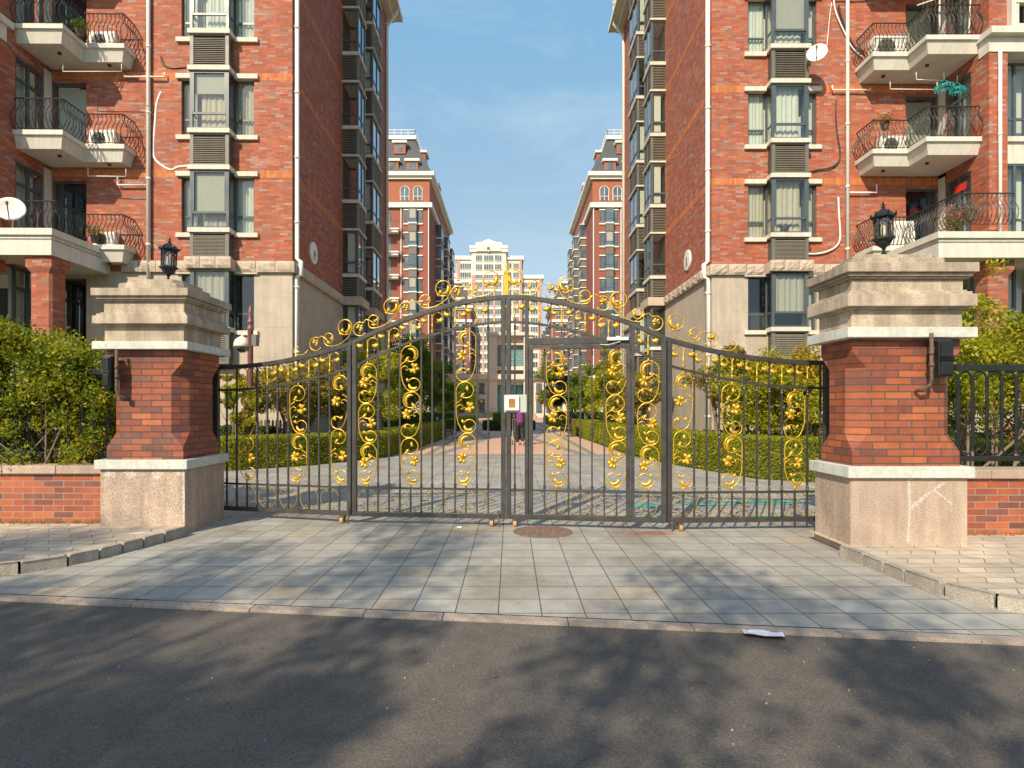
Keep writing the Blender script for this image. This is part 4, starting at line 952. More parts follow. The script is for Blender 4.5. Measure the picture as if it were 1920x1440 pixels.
def floodlight(x, y, zc, side, label, w, h):
    B = thing('floodlight', label, 'light', (x, y, zc))
    m = MB(); m.box(-w/2, -.06, -h/2, w/2, .06, h/2); m.box(-w/2-.01, -.02, h/2-.01, w/2+.01, .07, h/2+.02); m.build('housing', 'fblack', B, bevel=.012)
    m = MB(); m.box(-w/2+.015, -.075, .02, w/2-.015, -.061, h/2-.02); m.box(-w/2+.015, -.075, -h/2+.02, w/2-.015, -.061, -.03)
    for i in range(3): m.box(-w/2, -.082, -.022+i*.016, w/2, -.062, -.014+i*.016)
    m.build('front_panel', 'fblack', B, bevel=.004)
    m = MB(); px = -side*(w/2+.032); m.tube([(px, 0, h/2+.08), (px, 0, -h/2-.02), (px-side*.01, .0, -h/2-.08), (px-side*.06, .04, -h/2-.13), (px-side*.09, .10, -h/2-.14)], .019, 8)
    for zz in (h/2-.14, -h/2+.1): m.lathe([(.025, 0), (.025, .04)], px, 0, zz, 8)
    m.build('conduit_pipe', 'rust', B, smooth=True)
    m = MB(); m.box(min(0, px), .0, h/4, max(0, px), .05, h/4+.03); m.box(min(0, px), .0, -h/4, max(0, px), .05, -h/4+.03); m.build('bracket', 'rust', B)
floodlight(W(199, 6.83), 6.89, W(0,1)*0 + ZZ(697, 6.85), -1, 'black box floodlight on a rusty pipe at the edge of the smaller pillar', .10, .36)
floodlight(W(1775.5, 5.84), 5.905, ZZ(672, 5.85), 1, 'dark box floodlight on a rusty pipe at the edge of the larger pillar', .15, .36)

# ---------------- low walls and iron fences either side ----------------
def low_wall(x0, x1, y, label, zt):
    B = thing('low_wall', label, 'wall', ((x0+x1)/2, y, 0)); L = abs(x1-x0)/2
    m = MB(); m.box(-L, 0, -.1, L, .26, zt-.10); m.build('brick_wall', 'wbrick', B)
    m = MB(); n = int(2*L/.62)
    for i in range(n): a = -L + 2*L*i/n; m.box(a+.003, -.05, zt-.10, a+2*L/n-.003, .36, zt)
    m.build('coping', 'granite2', B, bevel=.01)
    return B
low_wall(-14, -4.86, 7.16, 'low red brick wall with granite coping before the dense shrub', .80)
low_wall(4.655, 13, 6.50, 'low red brick wall with granite coping beside the larger pillar', .82)
def fence(x0, x1, y, z0, z1, label):
    L = abs(x1-x0); B = thing('iron_fence', label, 'fence', (min(x0, x1), y, 0)); n = int(L/.165); dx = L/n
    m = MB(); m.box(0, -.02, z1-.075, L, .02, z1); m.build('top_rail', 'fblack', B, bevel=.004); m = MB(); m.box(0, -.02, z0, L, .02, z0+.06); m.build('bottom_rail', 'fblack', B, bevel=.004)
    for k in range(2, n*1, 12):
        m = MB(); m.box(k*dx-.02, -.02, .7, k*dx+.02, .02, z0); m.build('foot', 'fblack', B)
    zt, zb = z1 - .16, z0 + .15; r = dx/2
    for i in range(min(n, 95)):
        m = MB(); a = i*dx; c = a + r; rr = r - .008
        pts = [(c - rr*math.cos(t*math.pi/8), 0, zt + rr*math.sin(t*math.pi/8)) for t in range(9)] + [(c + rr*math.cos(t*math.pi/8), 0, zb - rr*math.sin(t*math.pi/8)) for t in range(9)]
        pts = [(a+.008, 0, (zt+zb)/2)] + pts + [(a+.008, 0, (zt+zb)/2)]
        m.tube(pts, .0115, 5); m.tube([(c, 0, z1-.07), (c, 0, zt+rr)], .011, 4); m.tube([(c, 0, z0+.05), (c, 0, zb-rr)], .011, 4)
        m.build('loop_bar', 'fblack', B)
fence(-13, -4.9, 7.38, .89, 1.99, 'black looped iron fence buried in the dense shrub')
fence(4.64, 11, 6.74, .89, 2.0, 'clear black looped iron fence beside the larger gate pillar')

# ---------------- the folding gate ----------------
GP = [Vector((-4.08, 8.10)), Vector((-2.055, 7.62)), Vector((-.055, 7.435)), Vector((1.905, 7.16)), Vector((3.95, 7.28))]
def f_in(t): return 2.366 + (2.93-2.366) * (1 - (1-max(0, min(1, t)))**1.75)
def f_out(t): return 2.086 + (2.366-2.086) * max(0, t)**2
def arc(c, r, a0, a1, n=10, r1=None):
    r1 = r if r1 is None else r1
    return [(c[0] + (r+(r1-r)*i/n)*math.cos(R(a0+(a1-a0)*i/n)), 0, c[1] + (r+(r1-r)*i/n)*math.sin(R(a0+(a1-a0)*i/n))) for i in range(n+1)]
def crescent(m, c, r, a0, a1, w):
    p = arc(c, r, a0, a1, 8); rs = [w*(.15 + .85*math.sin(math.pi*(.08+.84*i/8))**.8) for i in range(9)]; rs[-1] = .002
    m.tube(p, rs, 6)
def bud(m, p, ang, L=.05, w=.014):
    a = R(ang); q = [(p[0]+L*t*math.cos(a)-.008*math.sin(3*t)*math.sin(a), 0, p[1]+L*t*math.sin(a)) for t in (0, .25, .55, .8, 1)]
    m.tube(q, [w*.4, w, w*.9, w*.55, .002], 6)
def flower(m, p, ang, s=.05):
    for d, L, cy in ((-95, .6, .006), (-52, .8, -.010), (-8, .95, .010), (30, .85, -.010), (75, .65, .006)):
        a = R(ang + d); a2 = R(ang + d*1.5)
        q = [(p[0], cy*.3, p[1]), (p[0]+s*L*.45*math.cos(a), cy, p[1]+s*L*.45*math.sin(a)), (p[0]+s*L*.8*math.cos((a+a2)/2), cy, p[1]+s*L*.8*math.sin((a+a2)/2)), (p[0]+s*L*math.cos(a2), 0, p[1]+s*L*math.sin(a2))]
        m.tube(q, [.008, s*.24, s*.31, s*.15], 6)
def c_scroll(m, x, z, h, d, w=.13, v=0):
    """C shaped scroll between z and z+h; spine on side d (-1 left, +1 right)"""
    X = lambda q: [(x + d*a, y, b) for a, y, b in q]
    r = min(w*.93, h*.235); ct, cb = (w - r, z + h - r), (w - r - .006, z + r)
    tube_r = .0072
    top = [(x + d*(w - (w - r)*0 - 0), 0, 0)]
    # upper spiral, spine, lower spiral  (local x positive = towards spine)
    up = arc((w-r, z+h-r), r*.80, 250-360, 360-360+0, 7, r) ; up = arc((w-r, z+h-r), r*.72, 300, 180, 6, r*.9) + arc((w-r, z+h-r), r*.9, 180, 0, 10, r)[1:]
    dn = arc((w-r, z+r), r, 0, -180, 10, r*.9) + arc((w-r, z+r), r*.9, -180, -300, 6, r*.7)[1:]
    r2 = r*.78; cx2 = -(w - r2)
    zs = z + h*.52
    dn = [(w, 0, zs), (w-.004, 0, z + h*.36), (w*.80, 0, z + h*.20), (w*.48, 0, z + h*.07), (w*.1, 0, z + .006)]
    dn += arc((cx2, z+r2+.002), r2, -70, -180, 7, r2*.98) + arc((cx2, z+r2+.002), r2*.98, -180, -330, 9, r2*.74)[1:]
    m.tube(X(up + dn), tube_r, 6)
    # leaves in the spirals
    pe = up[0]; q = X([pe])[0]
    c1 = (x + d*(w-r), z+h-r); c2 = (x + d*cx2, z+r2)
    rnd = (v * 37) % 3
    crescent(m, c1, r*.62, 90 - d*20, 90 + d*150, .022) if rnd != 1 else bud(m, (c1[0]-d*r*.3, c1[1]), 100, .07, .022)
    bud(m, (q[0], q[2]), 90 + d*35, .06, .022); bud(m, (q[0]-d*.012, q[2]-.012), 90 - d*40, .04, .018)
    crescent(m, c2, r2*.60, -90 - d*60, -90 + d*105, .022) if rnd != 2 else bud(m, (c2[0]-d*r*.2, c2[1]+.02), 100, .065, .022)
    q = X([dn[-1]])[0]; bud(m, (q[0], q[2]), 60 if d > 0 else 120, .055, .021)
    # branches in the middle
    zm = z + h*.5; hb = max(.03, h*.5 - 2*r + .12)
    b1 = [(w, 0, zm - .02), (w-.02, 0, zm+.015), (w-.05, 0, zm+.035), (w-.085, 0, zm+.02), (w-.092, 0, zm-.01), (w-.075, 0, zm-.025), (w-.06, 0, zm-.01)]
    m.tube(X(b1), .0055, 5)
    flower(m, (x + d*(-.03), zm + .005), 180 if d > 0 else 0, .088)
    b2 = [(w-.003, 0, zm + .03), (w-.02, 0, zm+.065), (w-.05, 0, zm+.085)]; m.tube(X(b2), .0055, 5); bud(m, (x + d*(w-.05), zm+.085), 155 if d > 0 else 25, .03, .011)
    m.tube(X([(w-.09, 0, zm-.01), (-.01, 0, zm-.005)]), .005, 5)
def gold_column(B, x, z0, z1, v):
    m = MB(); m.lathe([(.004, 0), (.016, .01), (.012, .03), (.02, .04), (.004, .06)], x, 0, z0, 8); m.lathe([(.004, 0), (.016, .02), (.01, .035), (.004, .055)], x, 0, z1-.055, 8)
    a, b = z0 + .045, z1 - .04; n = max(2, round((b-a)/.585)); h = (b-a)/n
    for i in range(n): c_scroll(m, x, a + i*h, h+.002, (-1 if (i + v) % 2 else 1), .120 if abs(x - .17) < .05 or x > 1.8 else .128, i + v)
    return m.build('gold_scroll', 'gold', B, smooth=True)
def bar(m, x, z0, z1, collars=True, mid=None):
    m.box(x-.0095, -.0095, z0, x+.0095, .0095, z1)
    if collars:
        for zz in ((z0, z1-.09)): m.lathe([(.012, 0), (.02, .012), (.014, .03), (.019, .045), (.012, .06)], x, 0, zz, 8)
    if mid:
        m.lathe([(.01, 0), (.02, .015), (.013, .03), (.02, .06), (.02, .07), (.013, .10), (.02, .115), (.01, .13)], x, 0, mid, 8)
def y_motif(m, x, zb, zt, hw=.07):
    h = zt - zb; m.tube([(x, 0, zb), (x, 0, zb + h*.62)], .0085, 6); m.lathe([(.01, 0), (.018, .01), (.012, .03), (.018, .04), (.01, .05)], x, 0, zb+.0, 8)
    for d in (-1, 1):
        c = (x + d*hw*.98, zt - hw - .004)
        p = [(x, 0, zb + h*.45), (x + d*.004, 0, zb + h*.6)] + [(x + d*(hw - hw*math.cos(R(t)))*1.0, 0, c[1] + hw*math.sin(R(t))) for t in range(20, 200, 20)]
        m.tube(p, .0065, 5); e = p[-1]
        q = [(e[0], 0, e[2]), (e[0] - d*.004, 0, e[2]-.02), (e[0] - d*.03, 0, e[2]-.04), (e[0] - d*.065, 0, e[2]-.032), (e[0]-d*.08, 0, e[2]-.012)]
        m.tube(q, [.008, .022, .031, .024, .005], 6); bud(m, (e[0]-d*.02, e[2]-.03), 90, .04, .016)
def oval(m, x, z0, z1, hw):
    zc = (z0+z1)/2; hz = (z1-z0)/2
    for d in (-1, 1):
        p = [(x + d*(hw - .0 - (1-math.cos(R(t)))*hw*1.0), 0, zc + hz*.97*math.sin(R(t))) for t in range(-76, 77, 19)]
        a, b = p[0], p[-1]
        s0 = [(x + d*.052, 0, z0+.05), (x + d*.036, 0, z0+.055), (x + d*.03, 0, z0+.036), (x + d*.036, 0, z0+.02)]
        s1 = [(q[0], 0, z0 + z1 - q[2]) for q in reversed(s0)]
        m.tube([(x + d*.052, 0, z0+.03)] + s0 + [(x + d*.055, 0, z0+.008)] + p[1:-1] + [(x + d*.055, 0, z1-.008)] + s1 + [(x + d*.052, 0, z1-.03)], .0048, 5)

def gate_panel(i, kind, label):
    A, Bp = GP[i], GP[i+1]; L = (Bp - A).length; ang = math.atan2(Bp.y - A.y, Bp.x - A.x)
    B = thing('gate_panel', label, 'gate', (A.x, A.y, 0), ang, 'folding panels of the gate')
    def s_of(px):       # where a photo column meets this panel's plane
        k = (px - VX)/F; d = (Bp - A)/L       # (A.x + s d.x) = k (A.y + s d.y)
        return (k*A.y - A.x) / (d.x - k*d.y)
    if kind == 'in': f = (lambda s: f_in(s/L)) if i == 1 else (lambda s: f_in(1 - s/L))
    else:
        sv = s_of(415) if i == 0 else s_of(1545)
        f = (lambda s: f_out((s - sv)/(L - sv))) if i == 0 else (lambda s: f_out(1 - s/sv))
    st = .062; LR, BR_, OFF = .478, .127, .325
    m = MB()
    def rail(off, hgt, dep, a, b, n=22):
        rg = []
        for j in range(n+1):
            s = a + (b-a)*j/n; z = f(s) - off; rg.append([(s, -dep, z-hgt), (s, dep, z-hgt), (s, dep, z), (s, -dep, z)])
        m.loft(rg)
    rail(0, .055, .03, 0 if i else .05, L); 
    post_l, post_r = True, True
    for (a, b) in ((0.006, st), (L-st, L-.006)):
        zz = f((a+b)/2) - .02; m.box(a, -.0285, .10, b, .0285, zz)
    m.box(st, -.027, .10, L-st, .027, .158)
    m.build('frame', 'black', B, bevel=.003)
    hasd = (i == 2)
    wl, wr = (s_of(991), s_of(1184)) if hasd else (None, None)
    zd = ZZ(640, 7.33)
    m = MB()
    def rail2(off, hgt, dep, a, b, n=20):
        rg = []
        for j in range(n+1):
            s = a + (b-a)*j/n; z = f(s) - off; rg.append([(s, -dep, z-hgt), (s, dep, z-hgt), (s, dep, z), (s, -dep, z)])
        m.loft(rg)
    rail2(OFF, .03, .016, st, L-st); m.build('upper_rail', 'black', B); m = MB()
    if not hasd: m.box(st, -.015, LR-.025, L-st, .015, LR)
    else:
        m.box(st, -.015, LR-.025, wl-.04, .015, LR); m.box(wr+.035, -.015, LR-.025, L-st, .015, LR)
    m.build('lower_rail', 'black', B)
    # columns of gold scroll and the plain bars (photo columns)
    bars = {0: [425.6, 444.3, 482.2, 501.4, 520.6, 540.5, 579.3, 598.2, 618.2], 1: [709.0, 729.4, 749.8, 790, 810.4, 831.4, 853.3, 894.1, 915.4], 2: [965.3], 3: [1301.5, 1325.2, 1348.6, 1395, 1419, 1442.4, 1465.8, 1513.6, 1538]}[i]
    cols = {0: [(463.5, 1), (559.5, 0), (636.3, 1)], 1: [(689.3, 0), (769.9, 1), (873.8, 0)], 2: [(1215.6, 0)], 3: [(1281, 1), (1372.5, 0), (1490, 1)]}[i]
    for px in bars:
        s = s_of(px)
        if s < st or s > L-st: continue
        m = MB(); bar(m, s, LR, f(s)-OFF-.02, True, 1.12 if bars.index(px) % 3 != 1 else None); m.build('bar', 'black', B)
    for px, v in cols: gold_column(B, s_of(px), LR, f(s_of(px))-OFF-.02, v)
    # short bars from the lower rail to the ground rail, gold ovals between them
    allx = sorted(bars + [c[0] for c in cols])
    if hasd: allx = [965.3, 1215.6]
    for n_, px in enumerate(allx):
        s = s_of(px)
        if s < st or s > L-st: continue
        m = MB(); bar(m, s, .155, LR-.02, False); m.build('short_bar', 'black', B)
        if n_ % 2 == 0 or hasd:
            m = MB(); oval(m, s, .16, LR-.025, .134 if not hasd else .10); m.build('gold_oval', 'goldthin', B, smooth=True)
    # gold Y branches under the top rail, bars carried through between them
    if not hasd:
        for n_, px in enumerate(allx):
            s = s_of(px)
            if s < st+.03 or s > L-st-.03: continue
            if n_ % 2 == (1 if i in (0, 3) else 1):
                m = MB(); m.box(s-.009, -.009, f(s)-OFF, s+.009, .009, f(s)-.03); m.build('bar', 'black', B)
            else: m = MB(); y_motif(m, s, f(s)-OFF+.002, f(s)-.05); m.build('gold_branch', 'gold', B, smooth=True)
    else:
        for px in (965, 1011, 1053, 1097, 1141, 1215):
            s = s_of(px); m = MB(); y_motif(m, s, f(s)-OFF+.002, f(s)-.05, .062); m.build('gold_branch', 'gold', B, smooth=True)
        for px in (1033, 1078, 1120, 1162, 1195):
            s = s_of(px); z0 = f(s)-OFF
            m = MB(); m.box(s-.009, -.009, max(zd+.0, f(s)-OFF-.4) if px < 1150 else z0, s+.009, .009, f(s)-.03); m.build('bar', 'black', B)
        for px in (1011, 1053, 1097):
            s = s_of(px)
            m = MB(); m.box(s-.009, -.009, zd, s+.009, .009, f(s)-OFF); m.build('bar', 'black', B)
    # crest of gold scrolls along the top
    m = MB(); sgn = 1 if i < 2 else -1; per = .655
    spans = {0: [(s_of(647), 0, 1), (s_of(592) - .19, 1, 0)], 1: [(s_of(675) - .19, 1, 0), (s_of(734), 1, 1), (s_of(831), 1, 1), (s_of(921), 0, 1)],
             2: [(s_of(965), 0, 1), (s_of(1061), 1, 1), (s_of(1160), 1, 1), (s_of(1229) + .19, 1, 0)], 3: [(s_of(1267), 0, 1), (s_of(1333) + .19, 1, 0)]}[i]
    for s0, do_c, do_ab in spans:
        def P_(ds, n): s = s0 + ds*sgn; return (s, 0, f(max(0, min(L, s))) + n)
        def ring(cx, cn, r, a0, a1, r1=None, n=16): 
            c = P_(cx, 0); r1 = r1 or r; zc = f(max(0, min(L, s0 + cx*sgn))) + cn
            return [(c[0] + sgn*(r+(r1-r)*j/n)*math.cos(R(a0+(a1-a0)*j/n)), 0, zc + (r+(r1-r)*j/n)*math.sin(R(a0+(a1-a0)*j/n))) for j in range(n+1)]
        a = ring(.0, .215, .075, -150, -20, .1, 6)
        A1 = ring(0, .215, .098, 300, 0, .1, 18)
        B1 = ring(-.235, .135, .072, 215, 235-360+0, .06, 18)
        wave = [P_(.085, .13), P_(.05, .07), P_(-.02, .03), P_(-.10, .012), P_(-.19, .018), P_(-.262, .045), P_(-.30, .09)]
        if do_ab: m.tube(A1 + wave + B1[1:], .0074, 6)
        C1 = ring(.19, .105, .085, 330, 190, .088, 9) + ring(.19, .105, .088, 190, 60, .092, 9)[1:]
        C2 = [P_(.27, .195), P_(.33, .15), P_(.38, .085), P_(.42, .05)]
        if do_c: m.tube(C1 + C2, .0074, 6)
        zc = f(max(0, min(L, s0))) + .215
        if do_ab: crescent(m, (s0, zc), .068, 90 - sgn*55, 90 - sgn*190, .024); bud(m, (s0 - sgn*.03, zc - .075), 90, .065, .024); bud(m, (s0 - sgn*.05, zc - .10), 120, .05, .02)
        q = P_(-.235+.03, .135-.0)
        if do_ab: bud(m, (q[0], q[2]-.035), 60 if sgn > 0 else 120, .06, .02); bud(m, (q[0]+sgn*.03, q[2]), 80, .035, .015)
        q = P_(.19, .105)
        if do_c: flower(m, (q[0]-sgn*.01, q[2]+.01), 60 if sgn > 0 else 120, .062); m.tube([(q[0]+sgn*.0, 0, q[2]-.03), (q[0]+sgn*.03, 0, q[2]-.01), (q[0]+sgn*.01, 0, q[2]+.02)], .006, 5)
    if i in (0, 3):
        s0 = s_of(561) if i == 0 else s_of(1368)
        e = .0
        pts = [(s0, 0, f(s0)+.10), (s0-sgn*.03, 0, f(s0)+.13), (s0-sgn*.07, 0, f(s0)+.11), (s0-sgn*.075, 0, f(s0)+.05), (s0-sgn*.02, 0, f(s0)+.015), (s0+sgn*.07, 0, f(s0)+.02), (s0+sgn*.14, 0, f(s0)+.08)]
        m.tube(pts, .0075, 6)
    m.build('gold_crest', 'gold', B, smooth=True)
    # castors and drop bolt
    def caster(px, mat='wheel'):
        s = s_of(px); m = MB(); m.box(s-.035, -.04, .085, s+.035, .04, .10)
        for d in (-1, 1): m.loft([[(s+d*.024, -.035, .09), (s+d*.029, -.035, .09), (s+d*.029, .035, .09), (s+d*.024, .035, .09)], [(s+d*.024, -.03, .03), (s+d*.029, -.03, .03), (s+d*.029, .0, .03), (s+d*.024, .0, .03)]])
        c = m.build('caster', 'rust', B)
        m = MB(); m.loft([[(s+e, -.012+.042*math.cos(2*math.pi*k/18), .040+.042*math.sin(2*math.pi*k/18)) for k in range(18)] for e in (-.02, -.012, .012, .02)]); m.build('wheel', mat, c)
    if i == 0: caster(643)
    if i == 1: caster(922)
    if i == 2: caster(966)
    if i == 3: caster(1275)
    for px, pi in ((656, 0), (936, 1), (1258, 3)):
        if pi == i:
            s = s_of(px); m = MB(); m.tube([(s, -.045, .0), (s, -.045, .2)], .009, 6); m.box(s-.02, -.05, .09, s+.02, -.03, .12); m.build('drop_bolt', 'rust', B)
    if hasd:
        # fixed frame round the wicket, then the wicket door itself
        m = MB(); m.box(wl-.045, -.029, .158, wl, .029, f(wl)-.03); m.box(wr-.005, -.029, .158, wr+.035, .029, f(wr)-.03)
        m.box(wl, -.028, zd-.038, wr, .028, zd+.045); m.build('wicket_frame', 'black', B, bevel=.003)
        m = MB(); d0, d1 = wl+.006, wr-.011; yy = -.004
        m.box(d0, -.027+yy, .115, d0+.05, .025, zd-.045); m.box(d1-.055, -.027+yy, .115, d1, .025, zd-.045); m.box(d0+.05, -.025+yy, zd-.095, d1-.055, .023, zd-.045); m.box(d0+.05, -.025+yy, .115, d1-.055, .023, .165); m.box(d0+.05, -.015, LR-.025, d1-.055, .015, LR)
        D = m.build('wicket_door', 'black', B, bevel=.003)
        for px in (1021, 1066, 1088, 1110, 1133):
            s = s_of(px); m = MB(); bar(m, s, LR, zd-.09, True, 1.12 if px in (1088, 1110) else None); m.build('bar', 'black', D)
        for px, v in ((1043.5, 1), (1156, 0)): gold_column(D, s_of(px), LR, zd-.10+.04, v)
        for n_, px in enumerate((1021, 1043.5, 1066, 1088, 1110, 1133, 1156)):
            s = s_of(px); m = MB(); bar(m, s, .16, LR-.02, False); m.build('short_bar', 'black', D)
            if n_ % 2 == 1: m = MB(); oval(m, s, .165, LR-.025, .125); m.build('gold_oval', 'goldthin', D, smooth=True)
        # door closer with its arm, hinge plate, lock box
        m = MB(); s = s_of(1158); m.box(s-.13, -.075, zd-.005, s+.13, -.03, zd+.035); m.box(s-.02, -.07, zd+.035, s+.03, -.035, zd+.048)
        m.build('closer_body', 'plastic', B, bevel=.006)
        m = MB(); m.tube([(s+.03, -.055, zd-.02), (s-.12, -.07, zd-.06), (s-.21, -.04, zd-.05)], .006, 5); m.build('closer_arm', 'galv', D)
        m = MB(); s = s_of(1013); m.box(s-.12, -.036, zd-.10, s+.13, -.029, zd-.07); m.build('hinge_plate', 'rust', D)
        m = MB(); a, b = s_of(946), s_of(988); m.box(a, -.036, ZZ(773, 7.38), b, -.030, ZZ(740, 7.38)); lp = m.build('lock_plate', 'galv', B)
        m = MB(); a, b = s_of(948), s_of(974.5); m.box(a, -.075, ZZ(769.5, 7.36), b, -.036, ZZ(742.5, 7.36)); m.build('reader_box', 'plastic', lp, bevel=.004)
        m = MB(); a, b = s_of(955.5), s_of(967.5); m.box(a, -.079, ZZ(764, 7.34), b, -.0755, ZZ(747.5, 7.34)); m.build('reader_screen', 'amber', lp)
        # gold finial box at the centre
    if i == 2:
        m = MB(); x = .006; z = f(0); m.box(x-.026, -.026, z, x+.026, .026, z+.27); m.lathe([(.04,0),(.045,.015),(.045,.04),(.03,.05)], x, 0, z+.26, 4, math.pi/4)
        m.tube([(x, 0, z+.30), (x, 0, z+.43)], [.012, .003], 6); 
        for d in (-1, 1): m.tube([(x, 0, z+.31), (x+d*.012, 0, z+.35)] + [(x + d*(.055 + .042*math.cos(R(t))), 0, z+.37 + .042*math.sin(R(t))) for t in range(200, -120, -25)], .005, 5)
        m.build('gold_finial', 'gold', B)
        m = MB(); x = s_of(1163); z = f(x)+.0; m.tube([(x, 0, z), (x, 0, z+.10), (x, 0, z+.30)], [.011, .009, .003], 6)
        for zz in (.04, .09, .15): m.lathe([(.006, 0), (.018, .012), (.006, .024)], x, 0, z+zz, 8)
        m.build('gold_spike', 'gold', B)
    return B
gate_panel(0, 'out', 'outer folding gate panel sweeping down to the smaller brick pillar')
gate_panel(1, 'in', 'inner folding gate panel without a door, rising to the centre post')
gate_panel(2, 'in', 'inner folding gate panel with the narrow wicket door and card reader')
gate_panel(3, 'out', 'outer folding gate panel sweeping down to the larger brick pillar')
for x, y, lab in ((-4.0, 8.08, 'slim dark steel hinge post behind the smaller brick pillar'), (3.98, 7.27, 'slim dark steel hinge post behind the larger brick pillar')):
    m = MB(); m.box(-.03, -.03, -.05, .03, .03, 2.02); m.box(-.05, -.05, 0, .05, .05, .02); o = m.build('hinge_post', 'black'); o.location = (x + (-.10 if x < 0 else .06), y + .02, 0); tag(o, lab, 'post')
# manhole cover, paper litter, green paint patches
m = MB(); m.lathe([(.36, -.02), (.36, .004), (.33, .006), (.325, .002)], 0, 0, 0, 40)
for i in range(-4, 5):
    for j in range(-4, 5):
        if i*i + j*j < 17: m.box(i*.065-.02, j*.065-.02, .0, i*.065+.02, j*.065+.02, .007)
o = m.build('manhole_cover', 'grating'); o.location = (W(1018, 1650/232), 1650/232, .001); tag(o, 'round rusty manhole cover just before the wicket door', 'manhole cover')
m = MB(); n = 8
for r_ in range(2):
    pass
vs = [(x*.032, y*.03, .006 + .004*math.sin(x*1.1+y) + .003*random.random() + (.012 if y == 0 else 0)) for y in range(5) for x in range(9)]
m.add(vs, [(y*9+x, y*9+x+1, y*9+x+10, y*9+x+9) for y in range(4) for x in range(8)])
o = m.build('paper_sheet', 'paper'); o.location = (W(1398, 3.83), 3.85, .0); o.rotation_euler = (0, 0, R(-14)); tag(o, 'crumpled white paper lying on the street edge', 'paper')
m = MB(); m.add([(x*.014, y*.012, .004 + .022*math.sin(x*2.1+y*1.3)**2) for y in range(5) for x in range(5)], [(y*5+x, y*5+x+1, y*5+x+6, y*5+x+5) for y in range(4) for x in range(4)])
o = m.build('tissue', 'plastic'); o.location = (W(857, 7.3), 7.28, .0); tag(o, 'small white tissue on the slabs before the gate panel without a door', 'litter')
m = MB()
for px, y, a, b in ((1215, 9.0, .42, .22), (1330, 9.2, .55, .2), (1440, 9.3, .6, .22), (1225, 7.95, .25, .25), (1450, 8.05, .35, .16)):
    x = W(px, y); pts = [(x + a*math.cos(t*math.pi/10)*random.uniform(.8, 1.1), y + b*math.sin(t*math.pi/10)*random.uniform(.7, 1.1), .004) for t in range(20)]; m.add(pts, [tuple(range(20))])
o = m.build('pavement_markings', 'green_paint'); tag(o, kind='structure')
M['greyball'] = leafmat('greyish_shrub_leaves', [(0.12,0.10,0.08),(0.22,0.19,0.16),(0.33,0.28,0.24),(0.40,0.36,0.30)])
M['pinkf'] = leafmat('pink_flowers', [(0.4,0.05,0.15),(0.6,0.08,0.25),(0.7,0.15,0.3),(0.7,0.25,0.35)])
STREET_TREES = [(-10.6, -5.4, 11, 5.6, 4.2, 2600, 'broad street tree, first of the row behind the viewer'), (-6.6, -5.9, 11.5, 5.2, 4.6, 2600, 'tall street tree, second of the row behind the viewer'), (-3.0, -6.4, 9.5, 4.4, 4.2, 1700, 'smaller street tree, third of the row behind the viewer'), (1.3, -5.6, 10.5, 5.2, 4.0, 2500, 'street tree, fourth of the row behind the viewer'), (5.6, -4.2, 8.5, 3.6, 4.5, 900, 'thin street tree, last of the row behind the viewer')]
_OLD = [(-9.5, -5.6, 9.2, 5.6, 3.2, 3600, 'broad street tree behind the viewer, far left'), (-5.0, -6.0, 9.6, 5.6, 3.4, 3600, 'tall street tree behind the viewer, left of centre'), (-.6, -6.2, 8.4, 4.6, 3.6, 2300, 'smaller street tree right behind the viewer'), (2.9, -5.8, 8.8, 5.2, 3.0, 3000, 'street tree behind the viewer, right side')]
